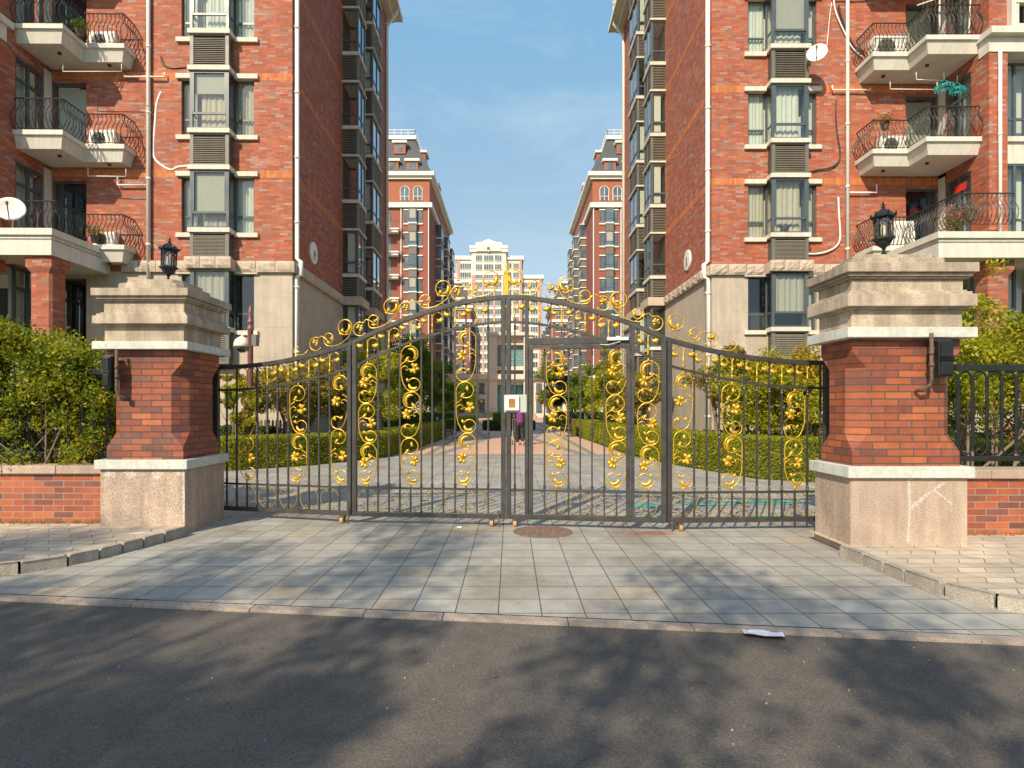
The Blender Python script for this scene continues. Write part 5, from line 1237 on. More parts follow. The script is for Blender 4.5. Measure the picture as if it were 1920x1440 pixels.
# ---------------- vegetation ----------------
RNG = np.random.default_rng(11)
def hedge(name, label, pts, width, h, mat='hedge', n_per_m=3400, leaf=.042, group=None, z0=0.0, cat='hedge', core='hedge_core'):
    """clipped hedge along a polyline of its front foot; width goes to the left of travel"""
    P = [Vector((x, y, 0)) for x, y in pts]
    # filled core
    left = []
    for i, p in enumerate(P):
        t = (P[min(i+1, len(P)-1)] - P[max(i-1, 0)]).normalized(); left.append(p + Vector((-t.y, t.x, 0)) * width)
    m = MB(); e = .05
    core_r = []
    for p, q in zip(P, left):
        d = (q - p).normalized(); a, b = p + d*e, q - d*e; core_r.append([(a.x, a.y, z0), (b.x, b.y, z0), (b.x, b.y, z0+h-e), (a.x, a.y, z0+h-e)])
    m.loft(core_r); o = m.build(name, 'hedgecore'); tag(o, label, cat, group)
    C_ = []
    for i in range(len(P)-1):
        a, b, c, d = P[i], P[i+1], left[i], left[i+1]; L = (b-a).length
        for (p0, p1, q0, q1, wall) in ((a, b, a, b, True), (c, d, c, d, True), (a, b, c, d, False)):
            dist = max(6, (a.length + b.length)/2); dens = n_per_m * min(1.0, (16.0/dist)**1.3)
            n = int(L * (h if wall else width) * dens / (1 if wall and p0 is a else 1.2))
            t = RNG.random(n)[:, None]; s = RNG.random(n)[:, None]
            A, Bv, Cq, Dq = [np.array(v[:]) for v in (p0, p1, q0, q1)]
            if wall: q = A*(1-t) + Bv*t; q[:, 2] = z0 + .01 + s[:, 0]*h
            else: q = (A*(1-s) + Cq*s)*(1-t) + (Bv*(1-s) + Dq*s)*t; q[:, 2] = z0 + h
            q += RNG.normal(size=q.shape) * .022 + (np.sin(q[:, :1]*9)*np.cos(q[:, 1:2]*7)*.018 + np.sin(q[:, 2:]*11)*.01)
            C_.append(q)
    for (p, q) in ((P[0], left[0]), (P[-1], left[-1])):
        n = int(width*h*n_per_m*.6); A, Bv = np.array(p[:]), np.array(q[:]); t = RNG.random(n)[:, None]
        w_ = A*(1-t)+Bv*t; w_[:, 2] = z0 + RNG.random(n)*h; w_ += RNG.normal(size=w_.shape)*.022; C_.append(w_)
    cen = np.concatenate(C_); dist = max(8, float(np.median(cen[:, 1])))
    quads_obj('foliage', leaves_np(cen, leaf*max(1, (dist/16)**.6), .6, RNG), mat, o)
    return o
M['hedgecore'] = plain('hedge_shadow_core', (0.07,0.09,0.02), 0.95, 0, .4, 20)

def clumps(ctr, rad, n_cl, n, cl_r, shell=.45, sq=1.0):
    """leaf centres grouped in clumps spread through an ellipsoid"""
    d = RNG.normal(size=(n_cl, 3)); d /= np.linalg.norm(d, axis=1)[:, None]
    r = (shell + (1-shell)*RNG.random(n_cl)**.6)[:, None]; cc = np.array(ctr) + d * r * np.array(rad) * RNG.uniform(.8, 1.12, (n_cl, 1))
    k = RNG.integers(0, n_cl, n); rr = cl_r * RNG.uniform(.55, 1.3, n_cl)[k][:, None]
    q = RNG.normal(size=(n, 3)); q /= np.linalg.norm(q, axis=1)[:, None]; q *= (RNG.random(n)**.45)[:, None]
    return cc[k] + q * rr * np.array([1, 1, .75]), cc
def tree(name, label, cat, x, y, h, cw, cz0, mat, n=9000, leaf=.09, trunk=.07, stems=1, group=None, ncl=60, cl=.32, z0=0.0, lean=0.0, droop=0.0, rad_y=None, shell=.45, bark='bark'):
    T = thing(name, label, cat, (x, y, z0), 0, group)
    cz = (cz0 + h)/2; rad = (cw/2, (rad_y or cw)/2, (h - cz0)/2*.98)
    C_, cc = clumps((lean, 0, cz), rad, ncl, n, cl, shell)
    C_ = C_[C_[:, 2] > .05]
    m = MB()
    for s_ in range(stems):
        a0 = 2*math.pi*s_/stems + .7; off = (0 if stems == 1 else .10)
        b = Vector((off*math.cos(a0), off*math.sin(a0), -.05)); topz = cz0 + (h-cz0)*.35
        tgt = Vector((lean*.7 + (0 if stems == 1 else cw*.18*math.cos(a0)), (0 if stems == 1 else cw*.18*math.sin(a0)), topz))
        pts = [b + (tgt-b)*t + Vector((random.uniform(-.3,.3)*trunk*2, random.uniform(-.3,.3)*trunk*2, 0))*(t > 0) for t in (0, .3, .6, 1)]
        r0 = trunk/(1 if stems == 1 else 1.6); m.tube(pts, [r0*1.25, r0, r0*.8, r0*.55], 8)
        k = max(3, min(14, len(cc)//(3*stems)))
        for c_ in cc[RNG.permutation(len(cc))[:k]]:
            f = random.uniform(.35, 1.0); st = b + (tgt-b)*f; e = Vector(c_); mid = (st+e)/2 + Vector((random.uniform(-.1,.1)*cw*.5, random.uniform(-.1,.1)*cw*.5, random.uniform(0,.08)*h*.3))
            r1 = r0*.42; m.tube([st, st*.5+mid*.5+Vector((0,0,.01)), mid, e], [r1, r1*.8, r1*.55, r1*.18], 5)
    m.build('trunk', bark, T)
    quads_obj('crown', leaves_np(C_, leaf, .48, RNG), mat, T)
    return T
HG = 'clipped hedges along the garden path'
hedge('hedge', 'clipped box hedge left of the path, curving from the pillar towards the bench', [(-12, 13.3), (-6.7, 14.0), (-5.2, 15.3), (-3.85, 17.6), (-3.45, 22), (-3.25, 29)], 1.0, .75, group=HG)
hedge('hedge', 'clipped box hedge right of the path, curving from the pillar towards the bench', [(3.6, 34), (3.8, 25), (3.9, 19.4), (4.35, 15.6), (5.17, 12.5), (6.5, 11.5), (11, 10.6)], 1.0, .83, group=HG)
hedge('shrub_bed', 'low dark green shrub bed behind the left hedge, by the maroon pole', [(-12.5, 16.6), (-6.9, 16.6)], 1.6, .95, 'dgreen', 900, .075, cat='shrub')
hedge('shrub_bed', 'low dark green shrub bed behind the right hedge, at the building wall', [(5.6, 15.6), (13, 15.6)], 1.6, .80, 'dgreen', 900, .075, cat='shrub')
hedge('hedge', 'far hedge left of the path beyond the bench', [(-3.4, 40), (-3.3, 60)], 1.0, .7, group=HG)
hedge('hedge', 'far hedge right of the path beyond the bench', [(3.4, 60), (3.6, 40)], 1.0, .7, group=HG)
# round planter in the middle of the path
def ring_hedge(name, label, cx, cy, r, h, z0, mat):
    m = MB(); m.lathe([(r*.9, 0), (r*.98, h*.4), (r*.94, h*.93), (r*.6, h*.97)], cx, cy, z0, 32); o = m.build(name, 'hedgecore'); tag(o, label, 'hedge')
    n = 6000; a = RNG.random(n)*2*np.pi; z = RNG.random(n); top = RNG.random(n) < .3; rr = np.where(top, r*np.sqrt(RNG.random(n)), r*(0.97 + .03*np.sin(z*3)))
    q = np.stack([cx + rr*np.cos(a), cy + rr*np.sin(a), z0 + np.where(top, h, z*h)], 1) + RNG.normal(size=(n, 3))*.02
    quads_obj('foliage', leaves_np(q, .09, .6, RNG), mat, o); return o
ring_hedge('round_hedge', 'dark green round hedge in the middle of the path', -.10, 40, 1.78, .62, 0, 'dgreen')
ring_hedge('round_hedge', 'olive upper tier of clipped shrub rising inside the round hedge', -.10, 40.3, 1.1, 1.05, .1, 'hedge')

# big leafy shrub hedge at the left, in front of and through the fence
def mass(name, label, x0, x1, y0, y1, zlo, ztop, mat, n, leaf, ncl, cl, cat='shrub', stems=7, parts=True):
    T = thing(name, label, cat, ((x0+x1)/2, (y0+y1)/2, 0)); cx, cy = (x0+x1)/2, (y0+y1)/2
    cc = np.stack([RNG.uniform(x0, x1, ncl), RNG.uniform(y0, y1, ncl), np.zeros(ncl)], 1)
    top = np.array([ztop(x) for x in cc[:, 0]]); cc[:, 2] = zlo + (top - zlo) * RNG.random(ncl)**.75
    k = RNG.integers(0, ncl, n); q = RNG.normal(size=(n, 3)); q /= np.linalg.norm(q, axis=1)[:, None]; q *= (RNG.random(n)**.5)[:, None]
    P_ = cc[k] + q * (cl * RNG.uniform(.6, 1.3, ncl)[k])[:, None]; P_ -= np.array([cx, cy, 0]); P_ = P_[P_[:, 2] > .05]
    m = MB()
    for i in range(stems):
        c_ = cc[RNG.integers(0, ncl)]; b = Vector((random.uniform(x0, x1)-cx, random.uniform(y0, y1)-cy, -.05)); e = Vector((c_[0]-cx, c_[1]-cy, c_[2])); mid = b*.5+e*.5+Vector((random.uniform(-.1,.1), 0, .1))
        m.tube([b, b*.6+mid*.4+Vector((.02,0,0)), mid, e], [.028, .022, .016, .005], 6)
        for j in range(3):
            c2 = cc[RNG.integers(0, ncl)]; e2 = Vector((c2[0]-cx, c2[1]-cy, c2[2]))
            if (e2-mid).length < 1.1: m.tube([mid, mid*.5+e2*.5+Vector((0,.02,.04)), e2], [.012, .009, .003], 5)
    m.build('stems', 'bark', T); quads_obj('foliage', leaves_np(P_, leaf, .5, RNG), mat, T); return T
mass('shrub', 'dense leafy shrub with yellow tips filling the fence beside the smaller pillar', -9.3, -5.08, 7.18, 8.6, .62, lambda x: 2.56 if x < -6.4 else 2.56 - (x+6.4)*.45, 'bushL', 78000, .060, 420, .21, stems=36)
mass('shrub', 'thin outer layer of yellow-tipped twigs pushing through the fence bars beside the smaller pillar', -9.0, -5.32, 7.2, 7.42, 1.25, lambda x: 2.55 if x < -6.2 else 2.55 - (x+6.2)*.55, 'bushL', 17000, .055, 120, .15, stems=10)
mass('shrub', 'loose yellow-green shrub behind the fence beside the larger pillar', 6.0, 9.9, 7.9, 9.9, 1.5, lambda x: 2.85 + .4*math.sin(x*2.3) - .25*(x < 6.6), 'ygreen', 30000, .068, 150, .27, stems=16)
tree('small_tree', 'tall thin yellow-leafed sapling beside the larger pillar cap', 'tree', 6.75, 8.6, 3.5, .9, 1.6, 'ygreen', 900, .075, .03, 2, ncl=14, cl=.2)
tree('small_tree', 'thin sapling with sparse yellow leaves before the brick terrace column of building 5', 'tree', 7.35, 8.9, 3.6, .8, 1.8, 'ygreen', 700, .075, .03, 2, ncl=12, cl=.17)
tree('small_tree', 'leaning bare-stemmed tree behind the right fence', 'tree', 7.0, 9.3, 2.6, 1.7, 1.2, 'green', 3000, .08, .07, 2, ncl=26, cl=.26, lean=.35, bark='bark')
mass('shrub', 'dark green shrubs at the foot of building 5', 7.0, 14, 11.5, 13.0, .15, lambda x: 1.5, 'dgreen', 9000, .10, 60, .35, stems=8)
mass('shrub', 'dark shrubs at the foot of building 6', -15, -9.4, 11.0, 13.0, .15, lambda x: 1.9, 'dgreen', 9000, .10, 60, .35, stems=8)
# small trees in the beds
TR = [ # px, y, height, width, crown bottom, material, leaves, leaf, trunk, stems, label
 (447, 15.5, 2.75, 1.1, .9, 'ygreen', 3200, .085, .05, 3, 'round yellow-green shrub tree behind the smaller gate pillar'),
 (560, 17.0, 2.85, 3.1, 1.05, 'olive', 4200, .13, .10, 5, 'many-stemmed magnolia with drying brown leaves before the wall of building 6'),
 (638, 17.6, 3.0, 2.0, 1.2, 'olive', 2600, .13, .09, 4, 'second brown-leafed magnolia, left of the inner gate panel'),
 (703, 21, 3.9, 2.4, .8, 'ygreen', 7000, .10, .08, 3, 'bushy olive tree seen through the left gate hinge'),
 (765, 34, 6.2, 4.0, 1.3, 'green', 9000, .15, .12, 1, 'tall green tree left of the path'),
 (812, 45, 5.4, 3.8, 1.6, 'green', 7000, .17, .12, 1, 'green tree farther along the left of the path'),
 (853, 62, 4.6, 5.0, 1.2, 'green', 6000, .2, .12, 1, 'green tree behind the far left bench'),
 (880, 70, 4.4, 3.0, 1.0, 'olive', 4000, .2, .12, 1, 'pale olive tree at the far left end of the path'),
 (842, 54, 3.0, 2.6, .6, 'ygreen', 3500, .16, .08, 3, 'low yellowish shrub tree near the far left hedge'),
 (735, 42, 4.2, 3.5, 1.0, 'green', 5000, .16, .12, 1, 'leafy green tree behind the tallest tree left of the path'),
 (1042, 60, 6.6, 3.6, 1.2, 'green', 7000, .18, .12, 1, 'tall pale green tree right of the path end'),
 (1072, 48, 4.4, 3.4, 1.4, 'plum', 5000, .16, .10, 1, 'purple-leafed plum tree right of the path'),
 (1108, 32, 3.9, 2.6, 1.1, 'green', 5500, .13, .09, 3, 'bushy green tree behind the wicket door'),
 (1150, 26, 3.3, 2.7, .9, 'ygreen', 5000, .12, .08, 4, 'olive-green small tree right of the wicket door'),
 (1152, 44, 6.0, 2.8, 3.2, 'yellow', 3800, .16, .12, 1, 'golden-leafed ginkgo tree by the corner of building 5'),
 (1098, 56, 4.4, 3.0, 1.6, 'ygreen', 4000, .16, .10, 1, 'yellow-green tree beyond the plum tree'),
 (1030, 74, 4.0, 3.4, 1.2, 'olive', 3500, .2, .1, 1, 'small olive tree at the far right end of the path'),
 (1200, 22, 2.9, 1.9, 1.2, 'olive', 3200, .12, .07, 3, 'thin brownish tree seen through the right gate hinge'),
 (1360, 15.2, 3.15, 2.3, 1.35, 'olive', 3300, .125, .09, 5, 'many-stemmed magnolia with brown leaves before the wall of building 5'),
 (1425, 14.6, 2.9, 2.5, .85, 'ygreen', 6000, .10, .08, 3, 'leafy bright green small tree behind the right gate panel'),
 (1500, 14.4, 2.95, 1.9, 1.7, 'yellow', 4200, .10, .07, 2, 'golden yellow small tree beside the larger gate pillar'),
 (1530, 13.6, 2.3, 1.6, .6, 'ygreen', 4000, .09, .05, 2, 'low yellow-green tree half hidden by the larger pillar'),
]
for (px, y, h, cw, cz, mt, n, lf, tk, st, lab) in TR:
    tree('small_tree', lab, 'tree', W(px, y), y, h, cw, cz, mt, int(n*1.9), lf, tk, st, ncl=max(22, n//130), cl=.16*cw, shell=.3)
# undergrowth and hedges farther back
mass('shrub', 'low dark undergrowth on the far left side of the garden', -9, -4.5, 30, 34, .1, lambda x: 1.2, 'dgreen', 5000, .15, 50, .45, stems=4)
mass('shrub', 'low dark undergrowth on the far right side of the garden', 4.8, 9, 28, 34, .1, lambda x: 1.3, 'dgreen', 5000, .15, 50, .45, stems=4)
hedge('hedge', 'low green hedge across the far left lawn', [(-10.5, 50), (-4.6, 50)], 1.0, 1.1, 'green', 900, .06, group=HG)
hedge('hedge', 'low green hedge across the far right lawn', [(4.6, 58), (10.5, 58)], 1.0, 1.1, 'green', 900, .06, group=HG)
# grass behind the right-hand fence
def grass(name, x0, x1, y0, y1, n, h):
    q = np.stack([RNG.uniform(x0, x1, n), RNG.uniform(y0, y1, n), np.zeros(n)], 1); L = h*RNG.uniform(.5, 1.2, n)
    a = RNG.random(n)*2*np.pi; dx = np.stack([np.cos(a), np.sin(a), np.zeros(n)], 1)*.006; b = RNG.normal(size=(n, 3))*.02; b[:, 2] = L
    v = np.empty((n, 4, 3)); v[:, 0] = q - dx; v[:, 1] = q + dx; v[:, 2] = q + b + dx*.2; v[:, 3] = q + b - dx*.2; v[:, :, 2] -= .02
    o = quads_obj(name, v.reshape(-1, 3), 'lawnblade'); return o
M['lawnblade'] = leafmat('grass_blades', [(0.05,0.09,0.01),(0.12,0.19,0.015),(0.20,0.27,0.03),(0.26,0.30,0.05)], .8)
o = grass('grass', 6.75, 14, 6.9, 14.5, 60000, .07); tag(o, 'bright mown grass behind the right fence', 'grass', kind='stuff')
o = grass('grass', -15, -7.3, 7.6, 13.2, 30000, .07); tag(o, 'short grass behind the left fence', 'grass', kind='stuff')
# fallen leaves
n = 260; yy = RNG.uniform(2.2, 9.5, n); xx = RNG.uniform(-6, 6, n); q = np.stack([xx, yy, np.where(yy < 4.0, .0, .012)], 1)
v = leaves_np(q, .028, .6, RNG).reshape(n, 4, 3); v[:, :, 2] = q[:, 2:3] + (v[:, :, 2] - q[:, 2:3])*.25
o = quads_obj('fallen_leaves', v.reshape(-1, 3), 'brownleaf'); tag(o, 'tiny dry leaves scattered over the road and slabs', 'leaves', kind='stuff')
m = MB()
for i in range(420):
    x = random.uniform(-7, 7); y = random.choice((random.uniform(1.3, 3.9), random.uniform(4.2, 9))); r_ = random.uniform(.002, .0065); zz = -.016 if y < ry(x) else 0
    m.ball((x, y, zz + r_*.5), r_, 5, 4)
o = m.build('gravel', 'kerbs'); tag(o, 'pale grit scattered over the asphalt and slabs', 'gravel', kind='stuff')
# weeds at the foot of the low walls
q = np.concatenate([np.stack([RNG.uniform(-6.6, -5.0, 500), RNG.uniform(7.08, 7.15, 500), RNG.uniform(.10, .13, 500)], 1), np.stack([RNG.uniform(4.7, 6.5, 250), RNG.uniform(6.42, 6.49, 250), RNG.uniform(.10, .125, 250)], 1)])
o = quads_obj('weeds', leaves_np(q, .03, .3, RNG), 'olive'); tag(o, 'dry weeds along the foot of the low walls', 'weeds', kind='stuff')

# street trees across the road behind the viewer: they throw the dappled shade
SG = 'street trees across the road behind the viewer'
for (x, y, h, cw, cz, n, lab) in STREET_TREES:
    tree('street_tree', lab, 'tree', x, y, h, cw, cz, 'green', int(n*3.6), .13, .13, 1, ncl=int(n/105), cl=.70, shell=.2, group=SG)
# ---------------- street and garden furniture, wall fittings, the walker ----------------
# dome camera on a maroon pole
y = 15.9; x = W(469.5, y); B = thing('camera_pole', 'maroon pole with cream dome camera behind the smaller gate pillar', 'camera pole', (x, y, 0))
m = MB(); m.lathe([(.11, 0), (.11, .35), (.085, .4), (.075, 1.0), (.072, 3.6), (.085, 3.62), (.085, 3.68), (.06, 3.7), (.06, 3.78), (.08, 3.8), (.08, 3.86), (.045, 3.9), (.06, 3.97), (.05, 4.03), (.06, 4.08), (.05, 4.14), (.02, 4.25), (.004, 4.3)], 0, 0, 0, 14); m.build('pole', 'maroon', B, smooth=True)
m = MB(); m.tube([(0, 0, 3.45), (-.12, -.02, 3.5), (-.21, -.03, 3.47), (-.22, -.03, 3.40)], .03, 8); m.build('arm', 'creamw', B, smooth=True)
m = MB(); m.lathe([(.03, .34), (.09, .31), (.17, .24), (.205, .14), (.21, .06), (.19, .05)], -.22, -.03, 3.10, 18); m.build('dome_housing', 'creamw', B, smooth=True)
m = MB(); m.lathe([(.175, .06), (.165, -.02), (.12, -.08), (.04, -.11), (.004, -.112)], -.22, -.03, 3.10, 18); m.build('dome_glass', 'glassd', B, smooth=True)
m = MB(); m.ball((-.22, -.03, 3.10), .09, 10, 8); m.build('lens', 'blackcloth', B)
m = MB(); m.box(.07, -.1, 3.18, .20, .08, 3.48); m.box(.2, -.06, 3.26, .23, .04, 3.42); m.build('control_box', 'lframe', B)

def bench(x, y, rz, label):
    B = thing('park_bench', label, 'bench', (x, y, 0), rz)
    m = MB()
    for i in range(5): m.box(-.75, -.25 + i*.10, .42, .75, -.17 + i*.10, .45)
    m.build('seat', 'wood', B)
    m = MB()
    for i in range(4): m.loft([[(s_, .27 + i*.03, .52 + i*.11), (s_, .30 + i*.03, .52 + i*.11), (s_, .32 + i*.03, .60 + i*.11), (s_, .29 + i*.03, .60 + i*.11)] for s_ in (-.75, .75)])
    m.build('backrest', 'wood', B)
    for s_ in (-.6, .6):
        m = MB(); m.tube([(s_, -.28, 0), (s_, -.15, .40), (s_, .25, .42), (s_, .40, .95)], .022, 6); m.tube([(s_, .35, 0), (s_, .18, .41)], .022, 6); m.tube([(s_, -.22, .42), (s_, -.2, .62), (s_, .3, .64)], .018, 6); m.build('leg', 'iron', B)
    return B
bench(-2.98, 28.6, R(90), 'dark wooden bench by the end of the left hedge')
bench(2.95, 31.0, R(-90), 'dark wooden bench beside the right hedge, seen through the wicket')

# air conditioners, dishes, cables and hangers on the near buildings
def ac(x, y, z, label, s=1.0, rz=0, grp='air conditioners on balconies'):
    B = thing('air_conditioner', label, 'air conditioner', (x, y, z), rz, grp)
    m = MB(); m.box(-.39*s, 0, 0, .39*s, .28*s, .56*s); m.build('casing', 'plastic', B, bevel=.012)
    m = MB(); 
    for r_ in (.06, .11, .16, .21): m.tube([(-.1*s + r_*s*math.cos(t*math.pi/9), -.012, .28*s + r_*s*math.sin(t*math.pi/9)) for t in range(19)], .006*s, 4)
    for t in range(6): a = t*math.pi/3; m.tube([(-.1*s, -.014, .28*s), (-.1*s + .22*s*math.cos(a), -.014, .28*s + .22*s*math.sin(a))], .006*s, 4)
    m.build('fan_grille', 'iron', B)
    m = MB(); m.lathe([(.2*s, 0), (.2*s, .008)], 0, 0, 0, 20); o = m.build('fan', 'lframe', B); o.rotation_euler = (R(90), 0, 0); o.location = (-.1*s, -.001, .28*s)
    m = MB(); m.box(.2*s, -.006, .05*s, .36*s, 0, .5*s); m.build('side_panel', 'farwhite', B)
    return B
yl = 17.5
ac(W(194, 17.25), 17.18, 12.0, 'white air conditioner on the highest visible balcony of building 6', .95)
ac(W(192, 17.2), 17.16, 9.11, 'white air conditioner on the middle visible balcony of building 6', .95)
ac(W(196, 17.2), 17.16, 6.21, 'low white air conditioner on the lowest balcony of building 6', .8)
ac(W(1668, 17.9), 17.85, 12.13, 'tall white air conditioner on the highest visible balcony of building 5', 1.25)
ac(W(1675, 17.9), 17.85, 9.23, 'white air conditioner on the middle balcony of building 5', 1.0)
ac(W(1690, 17.9), 17.85, 6.35, 'white air conditioner on the lowest balcony of building 5', 1.0)
def dish(x, y, z, r, az, el, label, arm):
    B = thing('satellite_dish', label, 'satellite dish', (x, y, z)); m = MB()
    rings = [[(r*q*math.cos(2*math.pi*k/24), r*q*math.sin(2*math.pi*k/24), .22*r*q*q) for k in range(24)] for q in (.05, .3, .55, .8, 1)]
    back = [[(a, b, c-.012) for a, b, c in rg] for rg in reversed(rings)]
    m.loft(rings + back); o = m.build('reflector', 'farwhite', B, smooth=True); o.rotation_euler = (el, 0, az)
    m = MB(); dv = Matrix.Rotation(az, 3, 'Z') @ Matrix.Rotation(el, 3, 'X') @ Vector((0, 0, 1)); dn = Matrix.Rotation(az, 3, 'Z') @ Matrix.Rotation(el, 3, 'X') @ Vector((0, -r, .2*r))
    if dn.z > 0: dn = -dn
    f = dv * r * 1.0; m.tube([tuple(dn*.95), tuple(f)], .014, 6); m.lathe([(.03, 0), (.03, .08)], f.x, f.y, f.z - .04, 8); m.build('feed_arm', 'rust', B)
    m = MB(); m.tube([tuple(-dv*.02), tuple(-dv*.15), arm], .02, 6); m.build('bracket', 'galv', B)
dish(W(21, 15.2), 15.2, ZZ(394, 15.2), .33, R(25), R(75), 'white satellite dish on the terrace railing of building 6', (-.05, .1, -.45))
dish(W(1532, 17.75), 17.75, ZZ(101, 17.75), .29, R(-30), R(78), 'white satellite dish on the wall of building 5 beside its window column', (-.1, .3, -.1))
def cable(name, pts, y, r, mat, label):
    m = MB(); P_ = [Vector((W(px, y), y + random.uniform(-.01, .01), ZZ(py, y))) for px, py in pts]
    Q = []
    for i in range(len(P_)-1):
        p0, p1, p2, p3 = P_[max(0,i-1)], P_[i], P_[i+1], P_[min(len(P_)-1,i+2)]
        for t in (0, .2, .4, .6, .8): Q.append(.5*((2*p1)+(p2-p0)*t+(2*p0-5*p1+4*p2-p3)*t*t+(3*p1-p0-3*p2+p3)*t**3))
    Q.append(P_[-1]); c = sum(Q, Vector())/len(Q); m.tube([q - c for q in Q], r, 6); o = m.build(name, mat, smooth=True); o.location = c; tag(o, label, 'cable')
cable('cable', [(302,172),(294,195),(291,230),(288,275),(292,300),(318,318),(335,313),(355,311)], yl-.05, .035, 'whitep', 'thick white insulated hose looping down the facade of building 6')
cable('cable', [(302,107),(308,122),(322,128),(340,127),(354,126)], yl-.05, .03, 'iron', 'dark cable bundle sagging towards the window column of building 6')
yr_ = 18.4
cable('cable', [(1568,188),(1567,215),(1570,250),(1575,285),(1571,305),(1555,315),(1535,318),(1518,322)], yr_-.05, .022, 'iron', 'black cable hanging beside the window column of building 5')
cable('cable', [(1572,370),(1573,400),(1575,445),(1568,462),(1550,472),(1530,476),(1516,476)], yr_-.05, .03, 'whitep', 'cream hose curling below the black cable on building 5')
cable('cable', [(1563,0),(1568,25),(1583,60),(1597,88),(1618,108)], yr_-.05, .025, 'whitep', 'white hose curving to the highest balcony of building 5')
cable('cable', [(1572,10),(1580,40),(1592,70),(1604,90),(1620,97)], yr_-.06, .03, 'iron', 'dark cable pair behind the white hose on building 5')
cable('cable', [(1559,5),(1555,40),(1551,80),(1548,100)], yr_-.06, .012, 'whitep', 'thin white aerial wire above the dish of building 5')
def drying(x, y, z, label, rad=.24):
    B = thing('peg_hanger', label, 'hanger', (x, y, z)); m = MB()
    m.tube([(rad*math.cos(t*math.pi/8), rad*math.sin(t*math.pi/8), 0) for t in range(17)], .015, 5); m.tube([(rad*.6*math.cos(t*math.pi/8), rad*.6*math.sin(t*math.pi/8), 0) for t in range(17)], .010, 5)
    for k in range(4): a = k*math.pi/2; m.tube([(rad*math.cos(a), rad*math.sin(a), 0), (0, 0, .22)], .005, 4)
    m.tube([(0,0,.22), (0,0,.42)], .006, 4); m.build('ring', 'tealp', B)
    m = MB()
    for k in range(16): a = k*math.pi/8; m.box(rad*math.cos(a)-.01, rad*math.sin(a)-.01, -.09, rad*math.cos(a)+.01, rad*math.sin(a)+.01, 0)
    m.build('pegs', 'tealp', B)
drying(W(1770, 17.2), 17.2, ZZ(163, 17.2), 'teal and white ring of clothes pegs under the highest balcony of building 5')
drying(W(1795, 17.2), 17.2, ZZ(168, 17.2), 'smaller teal peg hanger beside the ring of pegs', .19)
for (p0, p1, y, lab) in (((1669,167),(1757,168),17.3,'longer white clothes pole below the highest balcony of building 5'), ((1718,149),(1770,151),17.4,'short clothes pole near the peg hangers on building 5'), ((118,134),(228,134),16.6,'white clothes pole below the highest balcony of building 6'), ((165,330),(236,331),16.9,'thin clothes pole below the middle balcony of building 6')):
    m = MB(); a = Vector((W(p0[0], y), y, ZZ(p0[1], y))); b = Vector((W(p1[0], y), y, ZZ(p1[1], y))); c = (a+b)/2
    m.tube([a-c, b-c], .014, 6)
    for q in (a-c, b-c): m.tube([q, q + Vector((0, 0, .22))], .01, 5)
    o = m.build('clothes_pole', 'whitep', smooth=True); o.location = c; tag(o, lab, 'clothes pole')
# red paper on the right balcony door and things on the lowest balcony of building 5
m = MB(); m.box(-.004, -.22, -.11, .004, .22, .11); o = m.build('red_paper', 'redp'); o.location = (BR.location.x + 7.10, 17.5, ZZ(352, 17.5)); tag(o, 'red paper banner on the glass of the lowest balcony door of building 5', 'paper')
T_ = thing('potted_plant', 'round greyish shrub in a pot hanging at the lowest balcony rail of building 5', 'plant', (W(1820, 16.3), 16.3, ZZ(394, 16.3)))
m = MB(); m.lathe([(.10, -.30), (.14, -.12), (.15, -.10)], 0, 0, 0, 12); m.build('pot', 'rust', T_)
a = RNG.normal(size=(900, 3)); a /= np.linalg.norm(a, axis=1)[:, None]; quads_obj('foliage', leaves_np(a * (RNG.random((900, 1))**.4) * .18, .05, .6, RNG), 'greyball', T_)
T_ = thing('potted_plant', 'pink flowering plant behind the lowest balcony rail of building 5', 'plant', (W(1793, 16.6), 16.6, 6.2))
m = MB(); m.lathe([(.10, 0), (.16, .26), (.17, .28)], 0, 0, 0, 12); m.build('pot', 'rust', T_)
a = RNG.normal(size=(700, 3)); quads_obj('foliage', leaves_np(a * .17 + np.array([0, 0, .65]), .06, .6, RNG), 'green', T_)
a = RNG.normal(size=(140, 3)); quads_obj('flowers', leaves_np(a * .15 + np.array([0, 0, .75]), .07, .9, RNG), 'pinkf', T_)
for (px, y, z, lab) in ((150, 16.6, 12.0, 'small potted plant on the highest balcony of building 6'), (1660, 17.7, 9.9, 'wilted pot plant standing on the air conditioner of building 5'), (1650, 17.8, 6.35, 'leafy pot plant on the lowest balcony of building 5 by the wall'), (178, 17.0, 6.3, 'pot plant on the lowest balcony of building 6')):
    T_ = thing('potted_plant', lab, 'plant', (W(px, y), y, z)); m = MB(); m.lathe([(.08, 0), (.12, .18), (.13, .2)], 0, 0, 0, 10); m.build('pot', 'rust', T_)
    a = RNG.normal(size=(350, 3)); a[:, 2] = abs(a[:, 2]); quads_obj('foliage', leaves_np(a * np.array([.13, .13, .11]) + np.array([0, 0, .25]), .06, .4, RNG), 'green' if 'wilt' not in lab else 'olive', T_)
m = MB(); m.box(-.35, -.02, 0, .35, .02, .75)
for i in range(3): m.box(-.33+i*.24, -.035, .05, -.17+i*.24, -.021, .7)
o = m.build('white_rack', 'plastic'); o.location = (W(1694, 17.55), 17.62, 6.36); tag(o, 'white slatted rack on the lowest balcony of building 5', 'rack')
